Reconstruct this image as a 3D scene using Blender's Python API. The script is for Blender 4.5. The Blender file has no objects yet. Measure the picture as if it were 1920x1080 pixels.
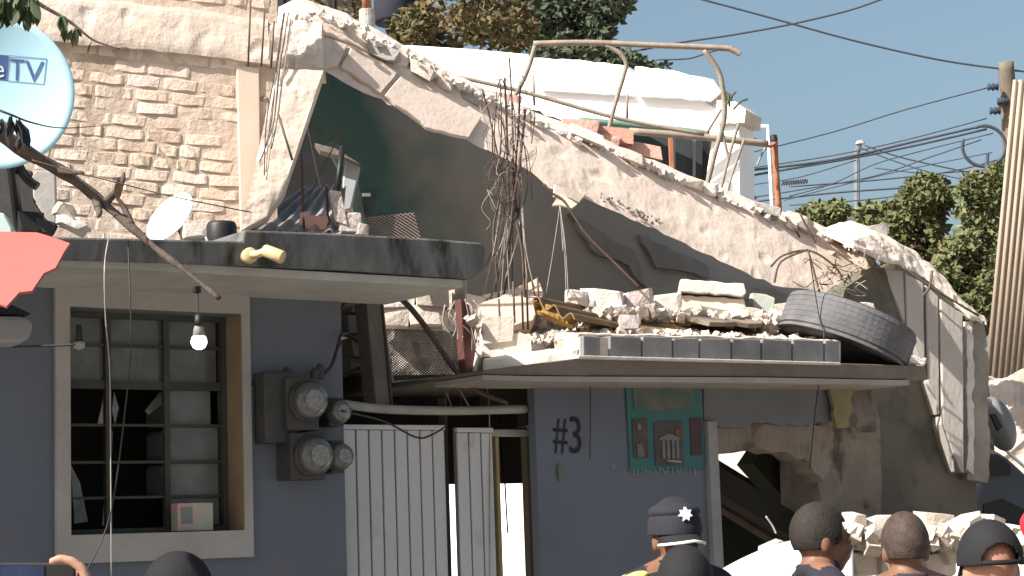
import bpy, bmesh, math, random
from mathutils import Vector, Matrix, noise
R = math.radians
sc = bpy.context.scene
col = sc.collection

# ------------------------------------------------------------------ camera
YAW, PITCH, ROLL, FPX = R(36), R(7.4), R(2.0), 3600.0
CAM = Vector((0, 0, 1.65))
FWD = Vector((math.sin(YAW)*math.cos(PITCH), math.cos(YAW)*math.cos(PITCH), math.sin(PITCH)))
RT0 = Vector((math.cos(YAW), -math.sin(YAW), 0))
UP0 = RT0.cross(FWD)
RT = RT0*math.cos(ROLL) - UP0*math.sin(ROLL)
UPV = UP0*math.cos(ROLL) + RT0*math.sin(ROLL)
cd = bpy.data.cameras.new('camera'); cam = bpy.data.objects.new('camera', cd); col.objects.link(cam)
m = Matrix.Identity(4)
for i in range(3):
    m[i][0] = RT[i]; m[i][1] = UPV[i]; m[i][2] = -FWD[i]; m[i][3] = CAM[i]
cam.matrix_world = m
cd.sensor_width = 36; cd.lens = 36*FPX/1920; cd.clip_end = 3000; cd.clip_start = 0.05
sc.camera = cam
# ------------------------------------------------------------------ sky, sun, exposure
SUN_AZ = Vector((-0.998, 0.035, 0)).normalized(); SUN_EL = R(42)
w = bpy.data.worlds.new('World'); sc.world = w; w.use_nodes = True
nt = w.node_tree; bg = nt.nodes['Background']
sky = nt.nodes.new('ShaderNodeTexSky'); sky.sky_type = 'NISHITA'; sky.sun_disc = False
sky.sun_elevation = SUN_EL; sky.sun_rotation = math.atan2(SUN_AZ.x, SUN_AZ.y)
sky.air_density = 1.0; sky.dust_density = 5.0; sky.ozone_density = 1.0
hsv = nt.nodes.new('ShaderNodeHueSaturation'); hsv.inputs['Saturation'].default_value = 0.95; hsv.inputs['Hue'].default_value = 0.482
nt.links.new(sky.outputs[0], hsv.inputs['Color']); nt.links.new(hsv.outputs[0], bg.inputs[0]); bg.inputs[1].default_value = 0.066
sd = bpy.data.lights.new('sun', 'SUN'); sd.energy = 4.6; sd.angle = R(0.6); sd.color = (1, 0.945, 0.885)
sun = bpy.data.objects.new('sun', sd); col.objects.link(sun)
sdir = Vector((SUN_AZ.x*math.cos(SUN_EL), SUN_AZ.y*math.cos(SUN_EL), math.sin(SUN_EL)))
sun.rotation_euler = sdir.to_track_quat('Z', 'Y').to_euler(); sun.location = (-5, -5, 12)
sc.view_settings.view_transform = 'Standard'; sc.view_settings.look = 'None'
sc.view_settings.exposure = 1.35; sc.view_settings.gamma = 1

# ------------------------------------------------------------------ pixel / plane helpers
def ray(px, py): return FWD + RT*((px-960)/FPX) + UPV*((540-py)/FPX)
def P(px, py, D): return CAM + ray(px, py)*D
class Plane:
    def __init__(s, q, n):
        s.q = Vector(q); s.n = Vector(n).normalized()
        if s.n.dot(s.q-CAM) > 0: s.n = -s.n
    def at(s, px, py, off=0.0):
        r = ray(px, py); return CAM + r*(((s.q + s.n*off - CAM).dot(s.n))/r.dot(s.n))
def yawplane(px, py, D, yaw):      # vertical plane; yaw 0 = along the street front, -36 = square to the view
    y = R(yaw); return Plane(P(px, py, D), (math.sin(y), -math.cos(y), 0))
def plane3(a, b, c):
    a, b, c = P(*a), P(*b), P(*c); return Plane(a, (b-a).cross(c-a))
# ------------------------------------------------------------------ materials
MATS = {}
def mat(name, c1, c2=None, scale=6, rough=.85, bump=.3, bscale=40, stretch=(1,1,1), detail=8, c3=None, c3s=2.0, c3t=.6, metal=0, rnd=0, spec=.3, lo=.35, hi=.65, emit=None):
    if name in MATS: return MATS[name]
    m = bpy.data.materials.new(name); m.use_nodes = True; t = m.node_tree; N = t.nodes; L = t.links
    b = N['Principled BSDF']; b.inputs['Roughness'].default_value = rough; b.inputs['Metallic'].default_value = metal
    b.inputs['Specular IOR Level'].default_value = spec
    g = N.new('ShaderNodeNewGeometry'); mp = N.new('ShaderNodeMapping'); L.new(g.outputs['Position'], mp.inputs[0]); mp.inputs['Scale'].default_value = stretch
    def nz(s, d=detail):
        n = N.new('ShaderNodeTexNoise'); n.inputs['Scale'].default_value = s; n.inputs['Detail'].default_value = d; n.inputs['Roughness'].default_value = .62
        L.new(mp.outputs[0], n.inputs['Vector']); return n
    def ramp(n, a, c):
        r = N.new('ShaderNodeMapRange'); r.inputs[1].default_value = a; r.inputs[2].default_value = c; L.new(n.outputs[0], r.inputs[0]); return r
    c2 = c2 or tuple(x*.75 for x in c1)
    mx = N.new('ShaderNodeMix'); mx.data_type = 'RGBA'; mx.inputs[6].default_value = (*c1, 1); mx.inputs[7].default_value = (*c2, 1)
    L.new(ramp(nz(scale), lo, hi).outputs[0], mx.inputs[0]); out = mx.outputs[2]
    if c3:
        m2 = N.new('ShaderNodeMix'); m2.data_type = 'RGBA'; L.new(out, m2.inputs[6]); m2.inputs[7].default_value = (*c3, 1)
        L.new(ramp(nz(c3s), c3t-.06, c3t+.06).outputs[0], m2.inputs[0]); out = m2.outputs[2]
    if rnd:
        oi = N.new('ShaderNodeObjectInfo'); hs = N.new('ShaderNodeHueSaturation'); L.new(out, hs.inputs['Color'])
        r = N.new('ShaderNodeMapRange'); r.inputs[3].default_value = 1-rnd; r.inputs[4].default_value = 1+rnd; L.new(oi.outputs['Random'], r.inputs[0]); L.new(r.outputs[0], hs.inputs['Value'])
        r2 = N.new('ShaderNodeMapRange'); r2.inputs[3].default_value = 1.12; r2.inputs[4].default_value = .75; L.new(oi.outputs['Random'], r2.inputs[0]); L.new(r2.outputs[0], hs.inputs['Saturation'])
        out = hs.outputs[0]
    L.new(out, b.inputs['Base Color'])
    if bump:
        bp = N.new('ShaderNodeBump'); bp.inputs['Strength'].default_value = bump; bp.inputs['Distance'].default_value = .008
        L.new(nz(bscale, 6).outputs[0], bp.inputs['Height']); L.new(bp.outputs[0], b.inputs['Normal'])
    if emit:
        b.inputs['Emission Color'].default_value = (1, .98, .94, 1); b.inputs['Emission Strength'].default_value = emit
    MATS[name] = m; return m
M_BLUE = mat('blue_paint', (.112,.128,.155), (.10,.114,.138), 2.5, .8, .25, 30, c3=(.124,.122,.142), c3s=1.3, c3t=.56)
M_SURR = mat('window_surround_paint', (.335,.32,.30), (.28,.265,.245), 5, .85, .3, 40)
M_FASC = mat('stained_concrete', (.15,.15,.145), (.075,.078,.075), 5, .95, .6, 30, stretch=(1.6,1.6,.55), c3=(.022,.026,.02), c3s=4, c3t=.56)
M_SOFF = mat('soffit_plaster', (.38,.37,.33), (.28,.27,.24), 4, .9, .3, 30)
M_MORT = mat('wall_mortar', (.52,.425,.345), (.42,.335,.265), 9, .95, .9, 30, c3=(.33,.25,.18), c3s=5)
M_BRICK = mat('clay_brick', (.56,.425,.335), (.54,.44,.355), 14, .92, .9, 45, rnd=.10, c3=(.52,.45,.35), c3s=8, c3t=.56)
M_BAND = mat('cast_concrete_band', (.60,.505,.43), (.53,.44,.37), 3, .92, .4, 40, c3=(.42,.35,.28), c3s=5, c3t=.63)
M_PLAS = mat('cream_plaster', (.61,.52,.435), (.51,.425,.35), 4, .92, .6, 35, c3=(.66,.60,.52), c3s=3)
M_RUBB = mat('rubble_concrete', (.60,.53,.45), (.44,.38,.32), 8, .95, .9, 40, rnd=.12)
M_RUBG = mat('grey_rubble', (.40,.38,.35), (.27,.25,.23), 8, .95, .9, 40, rnd=.15)
M_TEAL = mat('teal_interior_paint', (.055,.115,.105), (.10,.105,.095), 1.1, .8, .25, 25, lo=.42, hi=.6, c3=(.03,.045,.043), c3s=1.6, c3t=.6)
M_GREYW = mat('bare_shaded_wall', (.155,.145,.128), (.115,.108,.098), 2.2, .9, .4, 30, c3=(.06,.062,.055), c3s=2.6, c3t=.61)
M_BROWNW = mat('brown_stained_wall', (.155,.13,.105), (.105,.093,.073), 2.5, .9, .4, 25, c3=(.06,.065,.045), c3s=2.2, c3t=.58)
M_PIER = mat('broken_plaster_pier', (.22,.185,.155), (.15,.125,.10), 4, .95, .8, 30, c3=(.09,.07,.055), c3s=6, c3t=.57, stretch=(1,1,.6))
M_WHITE = mat('white_paint', (.82,.82,.82), (.78,.78,.78), 4, .7, .15, 25)
M_WPAN = mat('white_gate_paint', (.46,.46,.46), (.42,.42,.42), 4, .5, .05, 25, c3=(.36,.35,.33), c3s=7, c3t=.66)
M_RIB = mat('gate_seam', (.16,.16,.16), None, 4, .6, .05)
M_DARK = mat('void_gloom_colour', (.02,.02,.02), (.012,.012,.012), 4, .95, .2)  # near-black colour stands in for gloom inside the open rooms
M_BLACK = mat('black_plastic', (.015,.016,.017), (.01,.01,.011), 8, .5, .1)
M_IRON = mat('rusty_iron', (.07,.057,.049), (.105,.07,.053), 22, .85, .4, 60)
M_WIRE = mat('cable_sheath', (.02,.02,.022), (.03,.03,.03), 10, .6, 0)
M_WIREL = mat('pale_wire', (.33,.30,.27), (.22,.19,.16), 15, .7, 0)
M_SKYW = mat('distant_cable', (.05,.06,.075), None, 10, .7, 0)
M_STEEL = mat('weathered_pipe', (.27,.22,.17), (.19,.16,.13), 14, .7, .2, c3=(.08,.19,.12), c3s=1.2, c3t=.60)
M_RUSTP = mat('orange_rust_pipe', (.36,.15,.07), (.26,.10,.05), 14, .85, .3)
M_RED = mat('red_oxide_post', (.10,.035,.03), (.07,.03,.028), 8, .8, .2)
M_CORAL = mat('coral_tarp', (.33,.075,.062), (.30,.08,.068), 3, .7, .15, 20)
M_GLASS = mat('meter_glass', (.10,.10,.098), (.07,.07,.068), 30, .12, 0, spec=.6)
M_METER = mat('meter_box_metal', (.052,.051,.049), (.036,.036,.035), 12, .6, .2, c3=(.06,.057,.038), c3s=5)
M_DISH = mat('pale_blue_dish', (.38,.60,.70), (.35,.57,.68), 2, .5, 0)
M_NAVY = mat('navy_print', (.05,.10,.25), (.06,.11,.26), 5, .7, 0)
M_BARK = mat('dead_branch_bark', (.10,.078,.062), (.055,.042,.035), 14, .95, 1.0, 50, stretch=(1,1,1))
M_LEAFD = mat('dark_leaf', (.03,.05,.02), (.05,.06,.025), 9, .7, 0)
M_PAINT = mat('black_number_paint', (.018,.016,.02), None, 9, .8, 0)
M_GALV = mat('galvanised_sheet', (.26,.26,.27), (.17,.17,.17), 5, .55, .2, metal=.25)
M_BROWN = mat('rusty_sheet', (.20,.12,.055), (.13,.085,.05), 6, .85, .4, c3=(.30,.17,.05), c3s=4)
M_YELL = mat('ochre_sheet', (.27,.155,.035), (.18,.10,.03), 6, .8, .3)
M_BEAMD = mat('slate_grey_concrete', (.10,.10,.105), (.075,.075,.08), 4, .9, .35, 30, c3=(.05,.05,.055), c3s=2, c3t=.62)
M_BLOCK = mat('grey_concrete_block', (.21,.21,.215), (.15,.15,.145), 9, .95, .8, 50, rnd=.15)
M_PANEL = mat('cast_wall_panel', (.38,.35,.315), (.31,.285,.255), 3, .92, .6, 40, stretch=(1,1,.3))
M_FRBR = mat('salmon_brick', (.50,.25,.18), (.42,.22,.16), 9, .92, .8, 40, rnd=.12)
M_CORR = mat('old_corrugated_sheet', (.34,.275,.215), (.27,.215,.165), 2.5, .85, .3, stretch=(1,1,.4))
M_GRND = mat('pale_bounce_street', (.30,.28,.255), (.24,.225,.205), 3, .95, .6, 50)  # street colour raised so sunlit ground bounces light onto the shaded fronts
M_DIRT = mat('dusty_earth', (.46,.38,.31), (.36,.29,.23), 4, .95, 1, 15)
M_WGLASS = bpy.data.materials.new('window_glass'); M_WGLASS.use_nodes = True
_b = M_WGLASS.node_tree.nodes['Principled BSDF']; _b.inputs['Transmission Weight'].default_value = 1; _b.inputs['Roughness'].default_value = .05; _b.inputs['IOR'].default_value = 1.3; _b.inputs['Base Color'].default_value = (.8,.85,.8,1)
def paint_boundary(m, other, x0, x1):      # where the teal paint ends and the bare render begins
    t = m.node_tree; N = t.nodes; L = t.links; b = N['Principled BSDF']; src = b.inputs['Base Color'].links[0].from_socket
    g = N.new('ShaderNodeNewGeometry'); sx = N.new('ShaderNodeSeparateXYZ'); L.new(g.outputs['Position'], sx.inputs[0])
    n = N.new('ShaderNodeTexNoise'); n.inputs['Scale'].default_value = 2.2; L.new(g.outputs['Position'], n.inputs['Vector'])
    a = N.new('ShaderNodeMath'); a.operation = 'MULTIPLY_ADD'; L.new(n.outputs[0], a.inputs[0]); a.inputs[1].default_value = 1.3; L.new(sx.outputs[0], a.inputs[2])
    r = N.new('ShaderNodeMapRange'); r.inputs[1].default_value = x0+.65; r.inputs[2].default_value = x1+.65; L.new(a.outputs[0], r.inputs[0])
    n2 = N.new('ShaderNodeTexNoise'); n2.inputs['Scale'].default_value = 3; L.new(g.outputs['Position'], n2.inputs['Vector'])
    o = N.new('ShaderNodeMix'); o.data_type = 'RGBA'; o.inputs[6].default_value = (*other[0],1); o.inputs[7].default_value = (*other[1],1); L.new(n2.outputs[0], o.inputs[0])
    x = N.new('ShaderNodeMix'); x.data_type = 'RGBA'; L.new(r.outputs[0], x.inputs[0]); L.new(src, x.inputs[6]); L.new(o.outputs[2], x.inputs[7]); L.new(x.outputs[2], b.inputs['Base Color'])
# ------------------------------------------------------------------ object helpers
def tag(o, label=None, cat=None, group=None, kind=None):
    if label: o['label'] = label
    if cat: o['category'] = cat
    if group: o['group'] = group
    if kind: o['kind'] = kind
    return o
ROOTINV = {}
def thing(name, loc, label, cat, group=None, kind=None):
    o = bpy.data.objects.new(name, None); o.location = loc; o.empty_display_size = .1; col.objects.link(o)
    ROOTINV[o.name] = Matrix.Translation(loc).inverted(); return tag(o, label, cat, group, kind)
def link(name, me, parent=None, material=None):
    o = bpy.data.objects.new(name, me); col.objects.link(o)
    if material: me.materials.append(material)
    if parent:
        o.parent = parent
        if parent.name in ROOTINV: o.matrix_parent_inverse = ROOTINV[parent.name]
    return o
def catmull(pts, n=6):
    pts = [Vector(p) for p in pts]
    if len(pts) < 3 or n < 2: return pts
    out = []
    for i in range(len(pts)-1):
        p0 = pts[max(i-1,0)]; p1 = pts[i]; p2 = pts[i+1]; p3 = pts[min(i+2,len(pts)-1)]
        for k in range(n):
            t = k/n
            out.append(.5*((2*p1)+(p2-p0)*t+(2*p0-5*p1+4*p2-p3)*t*t+(3*p1-p0-3*p2+p3)*t**3))
    out.append(pts[-1]); return out
class MB:
    def __init__(s): s.v = []; s.f = []; s.mi = []
    def add(s, v, f, mi=0):
        o = len(s.v); s.v += [tuple(x) for x in v]; s.f += [tuple(i+o for i in q) for q in f]; s.mi += [mi]*len(f); return s
    def prism(s, front, vec, mi=0):
        n = len(front); vec = Vector(vec); b = [Vector(p)+vec for p in front]
        f = [tuple(range(n)), tuple(range(2*n-1, n-1, -1))] + [(i, i+n, (i+1) % n+n, (i+1) % n) for i in range(n)]
        return s.add(list(front)+b, f, mi)
    def box(s, c, hx, hy, hz, ax=None, mi=0):
        c = Vector(c); X, Y, Z = ax or (Vector((1,0,0)), Vector((0,1,0)), Vector((0,0,1)))
        v = [c+X*hx*a+Y*hy*b+Z*hz*d for a in (-1,1) for b in (-1,1) for d in (-1,1)]
        return s.add(v, [(0,1,3,2),(4,6,7,5),(0,4,5,1),(2,3,7,6),(0,2,6,4),(1,5,7,3)], mi)
    def tube(s, pts, r, sides=6, smooth=5, mi=0):
        pts = catmull(pts, smooth); n = len(pts); rr = r if callable(r) else (lambda t: r)
        ref = Vector((.31,.2,.93)); V = []; F = []
        for i, p in enumerate(pts):
            d = (pts[min(i+1,n-1)]-pts[max(i-1,0)]);
            if d.length < 1e-9: d = Vector((0,0,1))
            d.normalize(); a = d.cross(ref)
            if a.length < 1e-3: a = d.cross(Vector((1,0,0)))
            a.normalize(); b = d.cross(a); rad = rr(i/max(n-1,1))
            for k in range(sides):
                t = 2*math.pi*k/sides; V.append(p+a*math.cos(t)*rad+b*math.sin(t)*rad)
        for i in range(n-1):
            for k in range(sides):
                F.append((i*sides+k, i*sides+(k+1) % sides, (i+1)*sides+(k+1) % sides, (i+1)*sides+k))
        F.append(tuple(range(sides-1,-1,-1))); F.append(tuple((n-1)*sides+k for k in range(sides)))
        return s.add(V, F, mi)
    def lathe(s, c, axis, prof, sides=24, mi=0):       # prof: (radius, height along axis)
        c = Vector(c); ax = Vector(axis).normalized(); a = ax.orthogonal().normalized(); b = ax.cross(a); V = []; F = []
        for r, h in prof:
            for k in range(sides):
                t = 2*math.pi*k/sides; V.append(c+ax*h+(a*math.cos(t)+b*math.sin(t))*r)
        for i in range(len(prof)-1):
            for k in range(sides): F.append((i*sides+k, i*sides+(k+1) % sides, (i+1)*sides+(k+1) % sides, (i+1)*sides+k))
        F.append(tuple(range(sides-1,-1,-1))); F.append(tuple((len(prof)-1)*sides+k for k in range(sides)))
        return s.add(V, F, mi)
    def ell(s, c, rx, ry, rz, rot=None, seg=20, ring=12, mi=0):
        c = Vector(c); V = []; F = []; rot = rot or Matrix.Identity(3)
        for i in range(1, ring):
            ph = math.pi*i/ring
            for k in range(seg):
                t = 2*math.pi*k/seg; V.append(c+rot@Vector((rx*math.sin(ph)*math.cos(t), ry*math.sin(ph)*math.sin(t), rz*math.cos(ph))))
        for i in range(ring-2):
            for k in range(seg): F.append((i*seg+k, (i+1)*seg+k, (i+1)*seg+(k+1) % seg, i*seg+(k+1) % seg))
        V += [c+rot@Vector((0,0,rz)), c-rot@Vector((0,0,rz))]; n = (ring-1)*seg
        for k in range(seg): F.append((n, k, (k+1) % seg)); F.append((n+1, (ring-2)*seg+(k+1) % seg, (ring-2)*seg+k))
        return s.add(V, F, mi)
    def build(s, name, material, parent=None, smooth=False, bevel=0, mats=None, fix=True):
        me = bpy.data.meshes.new(name); me.from_pydata(s.v, [], s.f)
        for p, mi in zip(me.polygons, s.mi): p.material_index = mi
        if fix or bevel:
            bm = bmesh.new(); bm.from_mesh(me); bmesh.ops.recalc_face_normals(bm, faces=bm.faces)
            if bevel:
                ed = [e for e in bm.edges if len(e.link_faces) == 2 and e.calc_face_angle(0) > .5]
                bmesh.ops.bevel(bm, geom=ed, offset=bevel, segments=2, affect='EDGES', profile=.5)
            bm.to_mesh(me); bm.free()
        if smooth:
            for p in me.polygons: p.use_smooth = True
        for x in (mats or [material]): me.materials.append(x)
        return link(name, me, parent)
def jag(poly, amp, step, seed, closed=True):
    rn = random.Random(seed); out = []; n = len(poly)
    for i in range(n if closed else n-1):
        a, b = poly[i], poly[(i+1) % n]; d = math.hypot(b[0]-a[0], b[1]-a[1]); k = max(1, int(d/step))
        for j in range(k):
            t = j/k; e = amp if j else amp*.4
            out.append((a[0]+(b[0]-a[0])*t+rn.uniform(-e,e), a[1]+(b[1]-a[1])*t+rn.uniform(-e,e)))
    if not closed: out.append(poly[-1])
    return out
def pane(name, pl, poly, thick, material, parent=None, off=0, bevel=0, back=None):
    """a real slab: outline on a plane in the place, with thickness"""
    pts = [pl.at(x, y, off) for x, y in poly]
    return MB().prism(pts, back if back is not None else -pl.n*thick).build(name, material, parent, bevel=bevel)
def rect(name, pl, x0, y0, x1, y1, thick, material, parent=None, off=0, bevel=0):
    a = pl.at(x0, y0, off); b = pl.at(x1, y1, off)      # upright rectangle on a vertical plane
    return MB().prism([a, Vector((b.x,b.y,a.z)), b, Vector((a.x,a.y,b.z))], -pl.n*thick).build(name, material, parent, bevel=bevel)
def resample(line, n):
    L = [0]
    for i in range(1, len(line)): L.append(L[-1]+math.hypot(line[i][0]-line[i-1][0], line[i][1]-line[i-1][1]))
    out = []; j = 0
    for k in range(n):
        d = L[-1]*k/(n-1)
        while j < len(L)-2 and L[j+1] < d: j += 1
        t = (d-L[j])/max(L[j+1]-L[j], 1e-9); out.append((line[j][0]+(line[j+1][0]-line[j][0])*t, line[j][1]+(line[j+1][1]-line[j][1])*t))
    return out
def slabgrid(name, pl, top, bot, ns, ntt, amp, thick, material, parent=None, seed=0, nsc=4, backv=None):
    """broken concrete face with real relief between two edge lines, closed behind"""
    T = resample(jag(top, 2.2, 16, seed, False), ns); B = resample(jag(bot, 2.2, 16, seed+1, False), ns); V = []; F = []
    bv = backv if backv is not None else -pl.n*thick
    for i in range(ns):
        for j in range(ntt):
            t = j/(ntt-1); p = pl.at(T[i][0]+(B[i][0]-T[i][0])*t, T[i][1]+(B[i][1]-T[i][1])*t)
            q = p*nsc + Vector((seed*7.1, 0, 0)); d = noise.fractal(q, 1, 2, 4)*amp
            pit = noise.noise(p*11+Vector((seed, 3, 9)))
            if pit > .33: d -= amp*1.6*(pit-.33)*3
            e = min(1, 5*min(t, 1-t)); d -= (1-e)**2*amp
            V.append(p+pl.n*d)
    n0 = len(V)
    for i in range(ns-1):
        for j in range(ntt-1): F.append((i*ntt+j, i*ntt+j+1, (i+1)*ntt+j+1, (i+1)*ntt+j))
    for i in range(ns): V.append(V[i*ntt]+bv); V.append(V[i*ntt+ntt-1]+bv)
    for i in range(ns-1):
        a, b = i*ntt, (i+1)*ntt; A, Bk = n0+2*i, n0+2*i+2
        F += [(a, b, Bk, A), (a+ntt-1, A+1, Bk+1, b+ntt-1), (A, Bk, Bk+1, A+1)]
    F.append(tuple(range(ntt))+(n0+1, n0)); l = (ns-1)*ntt; F.append(tuple(range(l+ntt-1, l-1, -1))+(n0+2*(ns-1), n0+2*(ns-1)+1))
    return MB().add(V, F).build(name, material, parent)
def chunk_mesh(seed, boxy=.6):
    rn = random.Random(seed); bm = bmesh.new()
    for a in (-1,1):
        for b in (-1,1):
            for c in (-1,1):
                p = Vector((a,b,c))*.5; k = rn.uniform(boxy, 1)
                bm.verts.new(p*k+Vector([rn.uniform(-.08,.08) for _ in range(3)]))
                if rn.random() < .6: bm.verts.new(Vector((a*.5*rn.uniform(.2,.7), b*.5, c*.5*rn.uniform(.6,1))))
    for _ in range(6):
        d = Vector([rn.gauss(0,1) for _ in range(3)]).normalized()*.56; bm.verts.new(d)
    r = bmesh.ops.convex_hull(bm, input=bm.verts)
    bmesh.ops.delete(bm, geom=[v for v in r['geom_interior'] if isinstance(v, bmesh.types.BMVert)], context='VERTS')
    me = bpy.data.meshes.new('chunk'); bmesh.ops.recalc_face_normals(bm, faces=bm.faces); bm.to_mesh(me); bm.free(); return me
CH = {}
def chunk(name, px, py, D, wpx, hpx, depth=None, rot=0, seed=0, material=None, parent=None, boxy=.6, yaw=None, label=None, cat='rubble', group=None, tilt=0):
    key = (seed % 14, boxy, material.name)
    if key not in CH: CH[key] = chunk_mesh(key[0]*31+5, boxy); CH[key].materials.append(material)
    o = bpy.data.objects.new(name, CH[key]); col.objects.link(o)
    sx = wpx*D/FPX; sz = hpx*D/FPX; sy = depth or (sx+sz)*.45; c = P(px, py, D)
    Mw = Matrix.Translation(c)@Matrix.Rotation(R(yaw if yaw is not None else -30), 4, 'Z')@Matrix.Rotation(R(tilt),4,'X')@Matrix.Rotation(R(rot), 4, 'Y')@Matrix.Diagonal((sx*1.08, sy, sz*1.08, 1))
    o.matrix_world = Mw
    if parent:
        o.parent = parent
        if parent.name in ROOTINV: o.matrix_parent_inverse = ROOTINV[parent.name]
    if label: tag(o, label, cat, group)
    return o
def debris(name, line, D, n, smin, smax, spread, seed, material, label, parent=None, depthspread=.15):
    rn = random.Random(seed); mb = MB(); pts = resample(line, 60)
    for _ in range(n):
        t = rn.random()*59; i = min(58, int(t)); x = pts[i][0]; y = pts[i][1]; d = D(t/59) if callable(D) else D
        c = P(x+rn.uniform(-spread,spread), y+rn.uniform(-spread*.6, spread*.5), d+rn.uniform(-depthspread, depthspread)); s = rn.uniform(smin, smax)*.5
        X = Vector([rn.gauss(0,1) for _ in range(3)]).normalized(); Y = X.orthogonal().normalized(); Z = X.cross(Y)
        v = [c+(X*a*rn.uniform(.5,1.1)+Y*b*rn.uniform(.5,1.1)+Z*k*rn.uniform(.4,1))*s for a in (-1,1) for b in (-1,1) for k in (-1,1)]
        mb.add(v, [(0,1,3,2),(4,6,7,5),(0,4,5,1),(2,3,7,6),(0,2,6,4),(1,5,7,3)])
    return tag(mb.build(name, material, parent, fix=False), label, None if parent else 'rubble', None, 'stuff')
def tubeo(name, pts, r, material, parent=None, label=None, cat=None, group=None, smooth=5, sides=6):
    return tag(MB().tube([P(*p) for p in pts], r, sides, smooth).build(name, material, parent, smooth=True, fix=False), label, cat, group)
def text_pts(body):
    cu = bpy.data.curves.new('t', 'FONT'); cu.body = body; cu.resolution_u = 3; o = bpy.data.objects.new('t', cu); col.objects.link(o)
    bpy.context.view_layer.update(); me = bpy.data.meshes.new_from_object(o.evaluated_get(bpy.context.evaluated_depsgraph_get()))
    v = [x.co.copy() for x in me.vertices]; f = [tuple(p.vertices) for p in me.polygons]
    bpy.data.objects.remove(o); bpy.data.curves.remove(cu); bpy.data.meshes.remove(me)
    x0 = min(p.x for p in v); x1 = max(p.x for p in v); y0 = min(p.y for p in v); y1 = max(p.y for p in v)
    return [((p.x-x0)/(x1-x0), (p.y-y0)/(y1-y0)) for p in v], f
def text_on(name, body, fn, quad, material, parent):     # quad: tl, tr, br, bl pixels
    uv, f = text_pts(body); (tl, tr, br, bl) = quad; V = []
    for u, v in uv:
        x = (bl[0]*(1-u)+br[0]*u)*(1-v)+(tl[0]*(1-u)+tr[0]*u)*v; y = (bl[1]*(1-u)+br[1]*u)*(1-v)+(tl[1]*(1-u)+tr[1]*u)*v
        V.append(fn(x, y))
    return MB().add(V, f).build(name, material, parent, fix=False)
def inpoly(x, y, poly):
    c = False; n = len(poly)
    for i in range(n):
        (x1,y1),(x2,y2) = poly[i], poly[(i+1) % n]
        if (y1 > y) != (y2 > y) and x < (x2-x1)*(y-y1)/(y2-y1)+x1: c = not c
    return c
# ================================================================== SETTING
tag(MB().add([(-400,-400,0),(400,-400,0),(400,400,0),(-400,400,0)], [(0,1,2,3)]).build('street', M_GRND), kind='structure')
FAC = yawplane(580, 770, 7.5, 0); Y0 = FAC.q.y
def DF(px): xr = (px-960)/FPX; return Y0/(math.cos(YAW)*math.cos(PITCH)-math.sin(YAW)*xr)
def PF(px, py, off=0): return FAC.at(px, py, off)
def quadw(pl_off, X0, X1, Z0, Z1):   # rectangle on the street-front plane
    y = Y0-pl_off; return [Vector((X0,y,Z1)), Vector((X1,y,Z1)), Vector((X1,y,Z0)), Vector((X0,y,Z0))]
BK = Vector((0,1,0))
# earth bank far right
mb = MB()
bank = [(1780,640),(1850,690),(1880,705),(1930,715),(2080,730)]
V = []; F = []; nx, ny = 26, 12
for i in range(nx):
    for j in range(ny):
        p = P(1780+i*12, 730, 13.5+j*.5); h = PF(0,0).z*0 + 2.75 + j*.03 - (max(0,6-j)**2)*.045
        p.z = max(0, h + noise.noise(p*2.5)*.12); V.append(p)
for i in range(nx-1):
    for j in range(ny-1): F.append((i*ny+j, (i+1)*ny+j, (i+1)*ny+j+1, i*ny+j+1))
tag(MB().add(V, F).build('earth_bank', M_DIRT, fix=False), kind='structure')

# ================================================================== LEFT HOUSE
LH = thing('damaged_house', (3, Y0, 0), 'blue-grey house with barred window, mossy roof slab and bare brick upper wall', 'house')
XL = PF(-1500,800).x; XR = PF(642,700).x  # wall and slab carried on left, out of view, to block stray sun
WX0, WX1 = PF(128,790).x, PF(451,790).x; WZ1, WZ0 = PF(280,582).z, PF(290,999).z
SZ = PF(300,530).z
wall = MB()
t = .15
for x0,x1,z0,z1 in ((XL,WX0,0,SZ),(WX1,XR,0,SZ),(WX0,WX1,WZ1,SZ),(WX0,WX1,0,WZ0)): wall.prism(quadw(0,x0,x1,z0,z1), BK*t)
wall.build('wall', M_BLUE, LH)
mb = MB()   # side wall towards the gate and the closed room behind
mb.prism([Vector((XR-.15,Y0+t,SZ)), Vector((XR,Y0+t,SZ)), Vector((XR,Y0+t,0)), Vector((XR-.15,Y0+t,0))], BK*1.0)
mb.prism(quadw(-1.15,XL,XR,0,SZ), BK*.1); mb.prism([Vector((XL,Y0+t,SZ)), Vector((XL+.1,Y0+t,SZ)), Vector((XL+.1,Y0+t,0)), Vector((XL,Y0+t,0))], BK*1.0)
mb.build('room_wall', mat('room_paint', (.10,.10,.085), (.07,.07,.06), 3), LH)
# roof slab
OV = .55
fz = lambda px, py: PF(px, py, OV)
slab = MB().prism([fz(-1500,430),fz(120,444),fz(300,448),fz(455,452),fz(458,431),fz(640,438),fz(800,447),fz(905,455),fz(911,470),fz(908,505),fz(885,523),fz(640,506),fz(300,492),fz(-1500,440)], BK*1.75)
slab.build('roof_slab', M_FASC, LH, bevel=.008)
a, b = fz(-260,468), fz(884,520)
zz = min(fz(640,506).z, fz(300,492).z)
mb = MB().prism([Vector((XL,Y0-OV+.02,zz-.004)), Vector((PF(872,520,OV).x,Y0-OV+.02,fz(880,522).z-.004)), Vector((PF(872,520,OV).x,Y0+.02,fz(880,522).z-.004)), Vector((XL,Y0+.02,zz-.004))], Vector((0,0,-.03)))
mb.build('soffit', M_SOFF, LH)
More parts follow.
